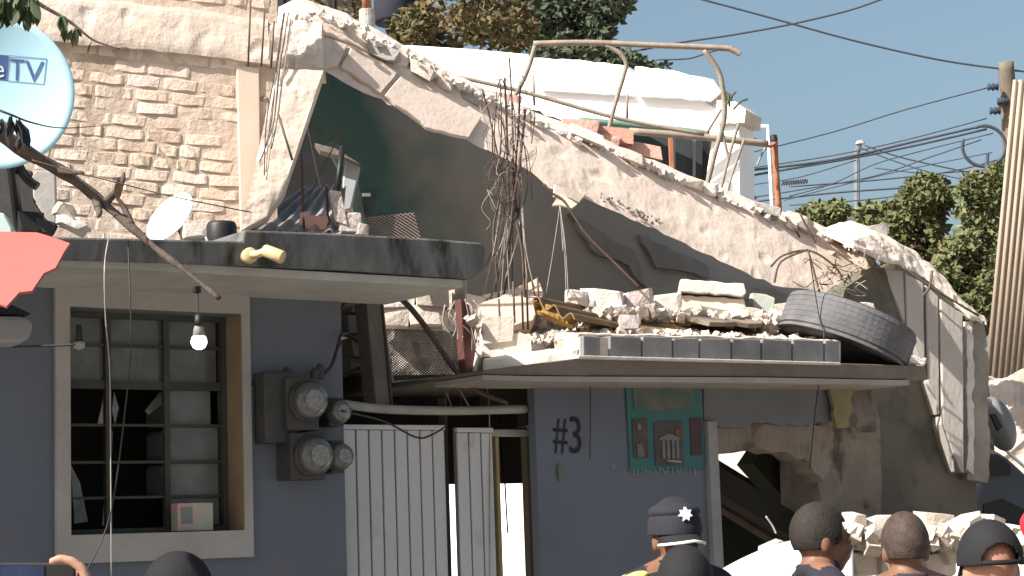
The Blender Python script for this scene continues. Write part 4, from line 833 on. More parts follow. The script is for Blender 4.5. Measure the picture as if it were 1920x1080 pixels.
# rubble along the sloping slab
RS = [(720,108,60,30,20),(790,140,50,34,30),(828,165,36,30,10),(880,190,50,26,28),(1100,262,70,22,22),(1175,300,70,24,20),(1230,325,50,20,30),(1290,350,60,26,20),(1325,362,40,30,10),(1440,402,60,24,15),(1500,425,60,30,25),(1580,448,50,34,10),(1635,440,60,36,-10),(1610,490,70,44,30),(1700,510,60,26,30),(1765,575,30,26,10),(1830,596,36,22,20),(1540,480,50,26,20)]
nmz = ['first','second','third','fourth','fifth','sixth','seventh','eighth','ninth','tenth','eleventh','twelfth','thirteenth','fourteenth','fifteenth','sixteenth','seventeenth','eighteenth']
order = sorted(range(len(RS)), key=lambda i: RS[i][0])
for k, i in enumerate(order):
    x,y,wd,hh,rot = RS[i]; t_ = (x-560)/1080
    chunk('slab_rubble', x, y-(6 if x < 1590 else 0)+(0 if x > 640 else 0), 8.8+1.4*t_+.02, wd, hh*.8, None, rot, i, M_RUBB if i % 3 else M_RUBG, None, .55, -34, nmz[k]+' lump from the left along the sloping slab edge', 'rubble', 'lumps along the sloping slab')
debris('slab_debris', [(x,y-3) for x,y in U], lambda t: 8.9+1.4*t, 520, .006, .045, 8, 14, M_RUBB, 'crumbled debris along the upper edge of the sloping slab')
debris('slab_crumbs', [(1080,345),(1130,370),(1200,400),(1240,420)], 9.35, 60, .006, .016, 10, 15, M_PIER, 'dark crumbs on the lower face of the sloping slab', depthspread=.04)
for i,(x,y,wd,hh,rot,lb) in enumerate(((1085,240,66,26,6,'salmon brick, leftmost of the row under the green beam'),(1150,258,70,24,8,'salmon brick, second in the row under the green beam'),(1128,268,60,22,14,'salmon brick, lower second in the row under the green beam'),(1198,284,76,24,14,'salmon brick, rightmost of the row under the green beam'),(940,190,70,24,16,'salmon brick lump left of the rebar tops'),(1228,318,40,14,14,'small pink brick end near the orange post'))):
    chunk('salmon_brick', x, y, 9.95+.2*(x-1000)/200, wd, hh, .14, rot, i+3, M_FRBR, None, .92, -34, lb, 'brick')
tag(pane('dark_slab_gap', yawplane(1015,232,10.0,-6), jag([(985,200),(1052,225),(1050,262),(985,240)],3,12,3), .1, M_GREYW), 'dark broken wall piece right of the rebar tops', 'wall piece')
for i,a in enumerate(([(1445,500),(1470,478),(1518,470),(1560,495),(1580,520)],[(1452,530),(1465,490),(1515,468)],[(1515,468),(1540,560),(1555,620),(1560,650)],[(1530,560),(1560,580),(1590,570)],[(1500,400),(1520,440),(1530,455)],[(1480,415),(1500,445)])):
    tubeo('bent_rebar', [(x,y,9.55) for x,y in a], .0055, M_IRON, None, ('wide rebar hoop over the right end of the sloping slab','small rebar hook left of the wide hoop','rebar hanging from the wide hoop past the car tyre','rebar end curling behind the car tyre','thin rebar poking from the slab rubble','short rebar left of the thin poking rebar')[i], 'rebar')
tubeo('bent_rebar', [(1692,500,9.9),(1740,535,9.9),(1835,592,9.95)], .006, M_IRON, None, 'straight rebar lying along the top of the panel wall', 'rebar')
tubeo('bent_rebar', [(1748,508,9.8),(1742,540,9.75),(1730,555,9.75)], .007, M_IRON, None, 'short rebar sticking out of the panel wall crown', 'rebar')
rn = random.Random(61); tg = thing('wire_tangle', P(1570,530,9.5), 'dark wire tangle where slab meets panel wall', 'wires')
for k in range(18):
    x, y = rn.uniform(1540,1600), rn.uniform(500,550); pts = [P(x,y,9.5)]
    for j in range(4): x += rn.uniform(-24,24); y += rn.uniform(-18,18); pts.append(P(x,y,9.5+rn.uniform(-.08,.05)))
    MB().tube(pts, .0025, 5, 4).build('wire', rn.choice((M_IRON,M_WIREL)), tg, smooth=True, fix=False)
#PART4
# ================================================================== WHITE BUILDING BEHIND
WBD = thing('white_building', P(1150,1000,13).xy.to_3d(), 'overturned bright white building standing behind the sloping slab', 'building')
WB = yawplane(1100, 200, 12.5, -60)
pane('wall', WB, [(752,84),(880,92),(990,102),(1004,134),(1180,160),(1345,188),(1350,250),(1330,252),(1200,240),(1060,232),(985,224),(880,210),(752,160)], .2, M_WHITE, WBD)
pane('parapet_block', WB, jag([(998,108),(1100,114),(1178,124),(1186,180),(1100,174),(1012,168),(1000,140)],1.2,14,1), .22, M_WHITE, WBD, off=.05, bevel=.003)
pane('parapet_block', WB, jag([(1190,124),(1260,132),(1338,150),(1352,172),(1330,190),(1260,182),(1192,178)],1.5,14,2), .22, M_WHITE, WBD, off=.07, bevel=.003)
pane('broken_end', WB, jag([(1322,190),(1340,160),(1356,168),(1352,196),(1334,200)],2,8,3), .2, M_RUBG, WBD, off=.04)
CL = yawplane(1360, 300, 12.0, -62)
pane('corner_column', CL, jag([(1345,190),(1384,198),(1388,384),(1322,350),(1336,250)],1,30,4), .28, M_WHITE, WBD, off=.02)
pane('capital', CL, jag([(1343,188),(1380,190),(1398,205),(1396,230),(1344,232)],2,9,6), .3, M_PLAS, WBD, off=.06)
pane('dark_window', yawplane(1250,290,12.9,-36), [(1150,232),(1350,244),(1350,380),(1150,320)], .1, mat('window_gloom',(.05,.055,.055),(.03,.035,.035),5,.4,.1), WBD)
for x in (1262,1300,1318): pane('window_bar', yawplane(1290,290,12.75,-36), [(x,252),(x+(5 if x != 1318 else 12),253),(x+(4 if x != 1318 else 12),352),(x-1,350)], .03, M_GALV if x != 1318 else M_BLACK, WBD)
tag(pane('orange_post', yawplane(1258,285,12.2,-30), [(1254,248),(1261,248),(1264,326),(1257,326)], .03, M_RUSTP), 'orange post standing before the dark window of the white building', 'post')
for i,(a,lb) in enumerate((([(1085,226,12),(1180,234,12),(1290,246,12),(1330,252,12)],'green beam lying under the white building wall'),([(1180,246,11.9),(1330,258,11.9),(1440,270,11.9)],'weathered tie pipe running right past the white column'))):
    tubeo('metal_beam', a, .022, mat('green_beam',(.09,.17,.12),(.13,.18,.15),8) if i == 0 else M_STEEL, None, lb, 'beam')
PFm = thing('bent_pipe_frame', P(1160,250,11.6), 'bent steel pipe canopy frame rising in front of the white building', 'pipe frame')
for a, r in (([(1000,82),(1100,80),(1200,84),(1350,90),(1374,94),(1388,102)],.018),([(1004,84),(990,130),(972,168),(962,182)],.015),([(1136,84),(1162,100),(1174,118),(1170,140),(1152,200),(1140,250)],.014),([(1320,94),(1345,130),(1354,160),(1358,220),(1340,290),(1325,350)],.016),([(830,138),(980,172),(1160,222),(1320,252)],.013),([(1000,140),(1002,198)],.008),([(1176,176),(1176,222)],.008),([(1325,250),(1352,205)],.008),([(1385,232),(1365,300),(1348,372)],.010),([(1395,262),(1372,330),(1360,378)],.008),([(1350,230),(1362,280),(1366,300)],.010)):
    MB().tube([P(x,y,11.6) for x,y in a], r, 8, 5).build('pipe', M_STEEL, PFm, smooth=True, fix=False)
for i,(a) in enumerate(([(1360,200),(1372,180),(1380,172)],[(1368,200),(1366,176)],[(1375,205),(1390,190),(1402,186)])):
    tubeo('pipe_weed', [(x,y,11.5) for x,y in a], .006, M_LEAFD, None, ('left','middle','right')[i]+' weed stalk on the white column top', 'weed')
# white goal-like frame and orange pole in the gap to the right
WF = thing('white_pipe_frame', P(1440,390,14), 'thin white pipe frame standing right of the white column', 'frame')
MB().tube([P(1396,236,14),P(1440,237,14)], .014, 6, 1).build('bar', M_WHITE, WF); MB().tube([P(1440,236,14),P(1448,390,14)], .014, 6, 1).build('bar', M_WHITE, WF); MB().tube([P(1395,256,14),P(1420,262,14),P(1420,270,14)], .010, 6).build('hook', M_IRON, WF)
OPo = thing('rusty_pole', P(1460,390,13.5), 'rusty orange pole with dark cap right of the white frame', 'pole')
MB().tube([P(1452,256,13.5),P(1455,320,13.5),P(1461,400,13.5)], .022, 8, 3).build('shaft', M_RUSTP, OPo, smooth=True); MB().lathe(P(1451,262,13.5), (0,0,1), [(.001,-.01),(.028,-.008),(.026,.03),(.001,.04)], 10).build('cap', M_BLACK, OPo)
MB().tube([P(1456,266,13.5),P(1444,274,13.45),P(1420,270,13.4),P(1400,268,13.3)], .012, 6).build('tie', M_RUSTP, OPo, smooth=True)
tubeo('tie_rope', [(1440,268,13.4),(1428,290,13.4),(1420,310,13.4)], .008, M_WIREL, None, 'pale rope knot hanging from the rusty pole', 'rope')
tag(pane('orange_scrap', yawplane(1405,360,12.5,-30), [(1394,350),(1402,348),(1420,372),(1410,378)], .02, M_RUSTP), 'orange sheet scrap at the foot of the white column', 'scrap')
# ================================================================== CHIMNEY, TANK, FAR WALL, TREES
CH_ = thing('chimney_pipe', P(688,62,13), 'orange clay chimney pipe on a grey block behind the slab crest', 'chimney')
MB().lathe(P(689,64,13), (0,0,1), [(.054,0),(.054,.165),(.05,.17),(.002,.17)], 16).build('base', M_RUBG, CH_); MB().lathe(P(688,20,13), (0,0,1), [(.032,0),(.032,.35),(.002,.35)], 16).build('flue', M_RUSTP, CH_, smooth=True)
TK = thing('water_tank', P(742,45,24), 'dark blue water tank showing through the dry tree', 'water tank')
MB().lathe(P(742,44,24), (0,0,1), [(.002,0),(.26,0),(.27,.03),(.27,.3),(.2,.5),(.06,.57),(.002,.57)], 24).build('body', mat('tank_blue',(.015,.018,.028),(.012,.014,.02),6), TK, smooth=True)
FWm = thing('timber_shed', P(600,60,15), 'dark vertical timber shed behind the slab crest', 'shed')
sp = yawplane(600, 20, 14.5, -30)
rn = random.Random(3)
for i in range(12):
    x = 498+i*16; pane('board', sp, [(x,-80+rn.uniform(-4,4)),(x+17.5,-80),(x+17.5,120),(x,120)], .03, mat('shed_timber',(.05,.035,.028),(.03,.026,.022),8,.9,.4,stretch=(3,3,.4)), FWm, off=.012*(i % 2)+rn.uniform(0,.004))
M_FOL = [mat('dry_foliage',(.12,.085,.038),(.075,.07,.028),3,.8,0,rnd=0,c3=(.05,.06,.02),c3s=5), mat('cedar_foliage',(.035,.055,.028),(.055,.065,.035),3,.8,0,c3=(.085,.085,.06),c3s=4), mat('hedge_foliage',(.12,.13,.05),(.08,.095,.038),4,.75,0,c3=(.165,.155,.07),c3s=5), mat('hedge_foliage_olive',(.10,.11,.04),(.07,.08,.028),4,.75,0,c3=(.11,.10,.045),c3s=5)]
def crown(name, blobs, D, n, ln, seed, material, parent, dd=.8):
    rn = random.Random(seed); V = []; F = []
    for _ in range(n):
        bx, by, rx, ry = rn.choice(blobs)
        while True:
            u = [rn.uniform(-1,1) for _ in range(3)]; l = sum(a*a for a in u)
            if l < 1: break
        k = rn.random()**.25/max(math.sqrt(l),1e-3); u = [a*(k if rn.random() < .6 else 1) for a in u]
        c = P(bx+u[0]*rx, by+u[1]*ry, D+u[2]*dd)
        if noise.noise(c*(.6/ln*.12+1.6)) < -.16: continue
        d = Vector((rn.gauss(0,1),rn.gauss(0,1),rn.gauss(0,.8))).normalized(); s_ = d.orthogonal().normalized(); s_ = Matrix.Rotation(rn.uniform(0,6.28),3,d)@s_; L_ = ln*rn.uniform(.5,1.25); o = len(V); nn = d.cross(s_)*L_*.08
        V += [c, c+d*L_*.5+s_*L_*.3+nn, c+d*L_, c+d*L_*.5-s_*L_*.3+nn]; F.append((o,o+1,o+2,o+3))
    return MB().add(V,F).build(name, material, parent, fix=False)
def tree(name, label, base, blobs, D, n, ln, seed, material, cat='tree', dd=.9, limbs=6, tr=.09):
    b = P(base[0], base[1], D); b.z = 0; th = thing(name, b, label, cat)
    top = P(base[0], base[1], D); rn = random.Random(seed)
    tk = MB().tube([b, b.lerp(top,.5)+Vector((.05,0,0)), top], lambda t: tr*(1-.5*t), 8, 4).build('trunk', M_BARK, th, smooth=True, fix=False)
    for k in range(limbs):
        bx,by,rx,ry = blobs[k % len(blobs)]; e = P(bx+rn.uniform(-.6,.6)*rx, by+rn.uniform(-.9,.2)*ry, D+rn.uniform(-.5,.5)*dd)
        MB().tube([top.lerp(b,.05), top.lerp(e,.5)+Vector((rn.uniform(-.1,.1),0,rn.uniform(-.1,.1))), e], lambda t: tr*.45*(1-t)+.012, 6, 4).build('limb', M_BARK, th, smooth=True, fix=False)
    crown('crown', blobs, D, n, ln, seed, material, th, dd); return th
tree('dry_tree', 'brown dry bushy tree behind the white building, left of the dark cedar', (830,80), [(780,50,50,40),(850,30,80,60),(910,20,70,70),(750,85,50,25),(960,50,50,50)], 21, 5200, .10, 1, M_FOL[0])
tree('cedar_tree', 'dark green cedar with drooping grey sprays against the sky', (1050,90), [(1020,30,60,60),(1080,10,80,60),(1140,10,40,34),(1050,70,50,24),(1118,58,26,30)], 23, 6500, .13, 2, M_FOL[1])
tree('low_tree', 'low dark tree top just above the white parapet', (1140,120), [(1040,100,50,18),(1110,104,60,18),(1170,112,40,14),(1225,122,30,10)], 18, 2600, .08, 3, M_FOL[1], dd=.4)
tree('dry_tree', 'thin dry tree against the timber shed at the top', (620,50), [(590,20,50,50),(660,30,40,40)], 13.9, 900, .05, 4, M_FOL[0], dd=.2)
HG = [('bright green bush left of the far utility post',(1550,420),[(1530,412,40,32),(1570,400,40,24)],15,4200,.05,2),('yellow-green bush right of the far utility post',(1650,440),[(1640,415,50,34),(1690,410,40,40),(1610,430,40,24)],14.6,6600,.055,2),
 ('tall leafy bush in the middle of the right hedge',(1730,480),[(1740,370,50,44),(1720,430,60,50),(1750,480,50,40),(1690,470,40,40)],14.2,9000,.058,3),('dense tall green bush beside the corrugated sheet',(1830,520),[(1830,380,46,56),(1840,460,44,60),(1800,500,50,60),(1850,540,40,50),(1870,350,24,40)],13.6,11500,.058,2),
 ('olive bush below the dense tall one',(1770,560),[(1760,530,50,40),(1800,560,50,40),(1830,590,40,40)],13.3,5200,.055,3)]
for i,(lb,base,bl,D,n,ln,mi) in enumerate(HG): tree('hedge_bush', lb, base, bl, D, n, ln, 20+i, M_FOL[mi], 'bush', .45, 5, .03)
# ================================================================== UTILITY POLES AND CABLES
UP = thing('utility_pole', P(1890,700,24).xy.to_3d(), 'weathered wooden utility pole with insulators at the right edge', 'utility pole')
MB().tube([Vector((*P(1898,700,24).xy,0)), P(1898,330,24), P(1886,116,24)], lambda t: .12-.025*t, 12, 6).build('shaft', mat('pole_timber',(.15,.125,.095),(.10,.085,.065),10,.9,.4,stretch=(2,2,.3),c3=(.10,.12,.085),c3s=1), UP, smooth=True)
for x,y in ((1862,163),(1866,208),(1880,190)): MB().lathe(P(x,y,23.9), RT, [(.001,-.07),(.05,-.06),(.03,-.02),(.055,.0),(.03,.03),(.05,.06),(.001,.07)], 10).build('insulator', mat('insulator_dark',(.03,.045,.07)), UP, smooth=True)
MB().tube([P(1866,208,23.9),P(1878,196,23.9),P(1892,192,23.9)], .02, 6).build('bracket', M_IRON, UP)
lp = [P(1845+44*math.cos(t_)*.92, 274+38*math.sin(t_), 23.8) for t_ in [k*math.pi*2/24-2.0 for k in range(22)]]
tag(MB().tube(lp, .022, 6, 2).build('cable_coil', M_SKYW, smooth=True, fix=False), 'slack black cable coil hanging left of the utility pole', 'cable coil')
tubeo('service_drop', [(1852,290,23.7),(1846,330,22),(1815,430,20),(1790,520,18)], .022, M_SKYW, None, 'thick slack cable dropping from the coil into the hedge', 'cable')
FP = thing('far_utility_post', P(1609,400,38), 'slim grey utility post far off behind the hedge', 'utility pole')
MB().tube([Vector((*P(1607,400,38).xy,0)), P(1607,400,38), P(1612,268,38)], .055, 8, 2).build('shaft', mat('far_post_grey',(.16,.18,.20)), FP); MB().lathe(P(1613,270,38),(0,0,1),[(.001,0),(.1,0),(.07,.06),(.001,.08)],8).build('cap', M_RUBG, FP)
CB_ = [([(1305,-4),(1440,32),(1600,76),(1760,112),(1885,130),(1960,138)],24,.018,'long cable falling from top centre to the pole head'),([(1660,-4),(1590,20),(1480,46),(1370,66),(1275,80),(1170,100)],24,.018,'long cable rising from the pipe frame to the top edge'),
 ([(1858,163),(1700,205),(1560,248),(1400,288)],24,.012,'thin upper cable left of the pole insulator'),([(1850,234),(1720,264),(1560,300),(1380,322)],24,.022,'upper of the two thick cables left of the pole'),([(1850,242),(1720,272),(1600,296),(1380,334)],24,.02,'lower of the two thick cables left of the pole'),
 ([(1862,250),(1740,280),(1640,308),(1560,345),(1480,368)],24,.010,'thin cable sloping down behind the far post'),([(1620,272),(1700,298),(1850,330)],30,.016,'cable running right from the far post head'),([(1640,315),(1740,325),(1850,318)],30,.012,'faint cable right of the far post'),
 ([(1400,380),(1560,362),(1700,352),(1780,345)],30,.02,'low cable above the hedge'),([(1480,385),(1620,375),(1700,365)],30,.014,'lowest cable just over the hedge'),([(1850,222),(1700,262),(1560,292),(1400,316)],26,.012,'thin cable just above the two thick cables'),([(1840,262),(1740,296),(1640,330),(1500,356),(1400,372)],26,.012,'thin cable crossing low behind the rusty pole'),([(1870,300),(1780,322),(1640,338),(1480,350)],26,.014,'middle cable crossing behind the far post'),([(1850,345),(1740,322),(1660,296),(1612,276)],30,.012,'thin cable from the far post down to the coil'),([(1606,300),(1500,332),(1400,348)],30,.012,'thin cable running left from the far post'),([(1860,286),(1700,318),(1560,352),(1470,376)],28,.010,'faint cable ending just over the left bush'),([(1230,112),(1290,110),(1330,98),(1365,90)],20,.012,'slack cable behind the pipe frame')]
for pts, D, r, lb in CB_: tubeo('overhead_cable', [(x,y,D) for x,y in pts], r*.72, M_SKYW, None, lb, 'cable', 'overhead cables', smooth=4)
cc = thing('spring_coil', P(1490,338,20), 'small dark spiral wire coil hanging beside the rusty pole', 'coil')
MB().tube([P(1465+k*.55, 344-k*.05+4*math.sin(k*.75), 20+.03*math.cos(k*.75)) for k in range(90)], .008, 4, 1).build('spiral', M_SKYW, cc)
# ================================================================== RIGHT EDGE: corrugated sheet, car
CSR = thing('corrugated_wall', P(1890,700,11.8), 'tall rusty corrugated sheet leaning at the right edge', 'corrugated sheet')
V = []; F = []; nn = 160
for i in range(nn):
    u = i/(nn-1); h = math.sin(u*math.pi*2*13)*.009
    for q in ((1900+u*150,150),(1848+u*150,700+10*math.sin(u*9))):
        V.append(yawplane(1880,500,11.8,-30).at(*q)+Vector((-.5,-.85,0))*h)
for i in range(nn-1): F.append((2*i,2*i+1,2*i+3,2*i+2))
o = MB().add(V,F).build('sheet', M_CORR, CSR, smooth=True); o.modifiers.new('s','SOLIDIFY').thickness = .004
CAR = thing('grey_car', Vector((*P(1960,1000,11).xy,0)), 'dusty dark grey car behind the end of the panel wall', 'car')
M_CAR = mat('dusty_car_paint',(.055,.058,.065),(.045,.046,.05),4,.35,0,spec=.5); cpl = yawplane(1900,850,10.9,-20)
body = [(1780,1000),(1790,880),(1840,838),(1872,840),(1900,860),(1960,915),(2040,960),(2080,1010),(2090,1180),(1780,1180)]
bm_ = MB().prism([cpl.at(x,y) for x,y in body], -cpl.n*1.5).build('body', M_CAR, CAR, bevel=.06, smooth=True)
pane('window', cpl, [(1800,885),(1842,850),(1870,852),(1895,872),(1895,890),(1800,900)], .02, M_BLACK, CAR, off=.004)
pane('trim', cpl, [(1884,843),(1889,843),(1960,905),(1960,911)], .02, M_WHITE, CAR, off=.03)
MB().ell(cpl.at(1872,795,.1), .07, .10, .165, Matrix.Rotation(R(-24),3,'Y')).build('mirror', mat('mirror_grey',(.16,.17,.18),(.12,.125,.13),4,.3,0,spec=.5), CAR, smooth=True)
pane('mirror_slot', cpl, [(1858,777),(1866,775),(1880,800),(1872,808)], .02, M_BLACK, CAR, off=.29)
pane('wheel_arch', cpl, [(1845,945),(1880,935),(1930,960),(1950,1100),(1840,1100)], .03, M_BLACK, CAR, off=.01)
# ================================================================== RUBBLE HEAP IN THE STREET
rn = random.Random(40); HPm = MB(); V = []; F = []; nx, ny = 40, 22
for i in range(nx):
    for j in range(ny):
        x = 1430+i*14; D = 7.7+j*.09; p = P(x, 1000, D); p.z = 0
        hmax = 1.60 if x > 1560 else 1.35; e = min(1, i/5, (nx-1-i)/2)*min(1, j/9)
        p.z = max(0, hmax*e**.7+noise.noise(p*4)*.07); V.append(p)
for i in range(nx-1):
    for j in range(ny-1): F.append((i*ny+j,(i+1)*ny+j,(i+1)*ny+j+1,i*ny+j+1))
tag(MB().add(V,F).build('rubble_heap', M_RUBB, fix=False), 'heap of pale building rubble piled before the low house', 'rubble', None, 'stuff')
HB = [(1600,985,44,54,14,'upright pointed pale slab at the left of the heap'),(1638,988,64,46,-8,'pale lump in the heap left of the shaven head'),(1625,1025,70,50,12,'rounded pale lump in the heap behind the profile man'),(1605,1058,76,50,-5,'broad white lump low in the heap'),(1752,985,60,42,6,'pale block in the heap right of the shaven head'),(1790,1022,72,48,-12,'squared pale block low in the heap beside the black cap'),
 (1815,985,54,36,-18,'pale lump in the heap left of the black cap'),(1860,985,50,32,12,'pale lump at the right of the heap behind the black cap'),(1760,1060,80,40,4,'pale slab low in the heap between two heads'),(1900,1010,60,40,10,'pale lump at the right edge of the heap'),(1660,1060,50,40,0,'small pale lump low beside the shaven head'),(1450,1030,60,30,-16,'crumpled pale lump on the white panel'),(1560,1030,50,40,10,'pale lump behind the profile man neck')]
for i,(x,y,wd,hh,rot,lb) in enumerate(HB): chunk('heap_block', x, y, 7.95+.05*(i % 3), wd, hh, None, rot, i+2, M_RUBB, None, (.9 if 'block' in lb or 'squared' in lb else .6), -20+10*(i % 4), lb)
debris('heap_debris', [(1500,1060),(1600,1010),(1700,1015),(1800,1010),(1920,1020)], 7.95, 420, .015, .08, 26, 44, M_RUBB, 'small broken pieces covering the street rubble heap', depthspread=.2)
# smooth white sheet-metal panel in front of the heap
V = []; F = []; nu, nv = 24, 14
for i in range(nu):
    for j in range(nv):
        u, v = i/(nu-1), j/(nv-1); x = 1330+u*270; ytop = 1082-76*math.sin(min(1,u*1.25)*math.pi*.5)**.9 + (14*(u-.8)*5 if u > .8 else 0)
        V.append(P(x, ytop+v*v*160, 7.75-.45*math.sin(v*math.pi*.5)+.1*(1-u)))
for i in range(nu-1):
    for j in range(nv-1): F.append((i*nv+j,(i+1)*nv+j,(i+1)*nv+j+1,i*nv+j+1))
o = MB().add(V,F).build('curved_sheet', mat('white_enamel',(.80,.80,.80),(.76,.76,.76),3,.45,.05), smooth=True); o.modifiers.new('s','SOLIDIFY').thickness = .02
tag(o, 'smooth curved white sheet lying against the street rubble heap', 'sheet metal')
tubeo('plant_stem', [(1455,1000,7.7),(1448,985,7.7),(1436,968,7.7)], .004, M_WIREL, None, 'dry stalk sprouting above the white panel', 'plant')
# ================================================================== PEOPLE
def remesh(mb, voxel):
    me = bpy.data.meshes.new('tmp'); me.from_pydata(mb.v, [], mb.f); o = bpy.data.objects.new('tmp', me); col.objects.link(o)
    bm = bmesh.new(); bm.from_mesh(me); bmesh.ops.recalc_face_normals(bm, faces=bm.faces); bm.to_mesh(me); bm.free()
    md = o.modifiers.new('r','REMESH'); md.mode = 'VOXEL'; md.voxel_size = voxel
    sm = o.modifiers.new('sm','SMOOTH'); sm.iterations = 6; sm.factor = .5
    bpy.context.view_layer.update(); r = bpy.data.meshes.new_from_object(o.evaluated_get(bpy.context.evaluated_depsgraph_get()))
    bpy.data.objects.remove(o); bpy.data.meshes.remove(me); return r
SKIN = mat('brown_skin',(.17,.085,.052),(.13,.065,.04),18,.55,.1,120,spec=.35)
SKIN2 = mat('tan_skin',(.33,.185,.125),(.28,.15,.10),18,.55,.1,120,spec=.35)
def cap_(mb, a, b, ra, rb, s=14): mb.tube([Vector(a), Vector(a).lerp(Vector(b),.5), Vector(b)], lambda t: ra+(rb-ra)*t, s, 3); mb.ell(a,ra,ra,ra,None,14,8); mb.ell(b,rb,rb,rb,None,14,8)
def figure(arm_l=None, arm_r=None, voxel=.012, finger=None):
    b = MB()   # local: faces -Y, stands on z=0, 1.75 tall
    b.ell((0,.01,1.665),.076,.098,.105); b.ell((0,-.03,1.60),.058,.07,.085); b.ell((0,-.045,1.555),.04,.042,.04)        # skull, face, jaw
    b.ell((0,-.105,1.612),.013,.02,.024); b.ell((0,-.098,1.655),.052,.012,.012); b.ell((0,-.098,1.572),.024,.012,.011)   # nose, brow, lips
    for s in (-1,1): b.ell((s*.08,.012,1.625),.012,.022,.034); b.ell((s*.035,-.075,1.605),.026,.03,.025)
    cap_(b,(0,.02,1.44),(0,.01,1.57),.064,.056)
    cap_(b,(-.10,.02,1.475),(.10,.02,1.475),.075,.075); cap_(b,(0,.03,1.535),(-.16,.02,1.47),.058,.062); cap_(b,(0,.03,1.535),(.16,.02,1.47),.058,.062)
    b.ell((0,.01,1.30),.185,.125,.24); b.ell((0,.01,1.08),.165,.115,.18); b.ell((0,.015,.95),.17,.125,.13)
    for s, arm in ((-1,arm_l),(1,arm_r)):
        sh_, el, wr = arm or ((s*.205,.02,1.44),(s*.25,.03,1.13),(s*.25,-.05,.88))
        cap_(b,sh_,el,.058,.043); cap_(b,el,wr,.043,.03)
        if finger != s:
            d = (Vector(wr)-Vector(el)).normalized(); w_ = Vector(wr)+d*.06; b.ell(w_,.03,.022,.055)
            for k in range(4): q = w_+Vector((0,-.028+.018*k,0))+d*.03; cap_(b,q,q+d*(.07-.008*abs(k-1.5))+Vector((-s*.01,0,0)),.009,.007,8)
            q = w_+Vector((0,-.03,0)); cap_(b,q,q+d*.04+Vector((0,-.02,0)),.011,.008,8)
        cap_(b,(s*.09,.015,.92),(s*.10,.0,.50),.085,.058); cap_(b,(s*.10,.0,.50),(s*.10,.03,.09),.056,.037); cap_(b,(s*.10,.05,.05),(s*.11,-.13,.04),.042,.035)
    if finger: finger_fn(b)
    return remesh(b, voxel)
BODY = figure()
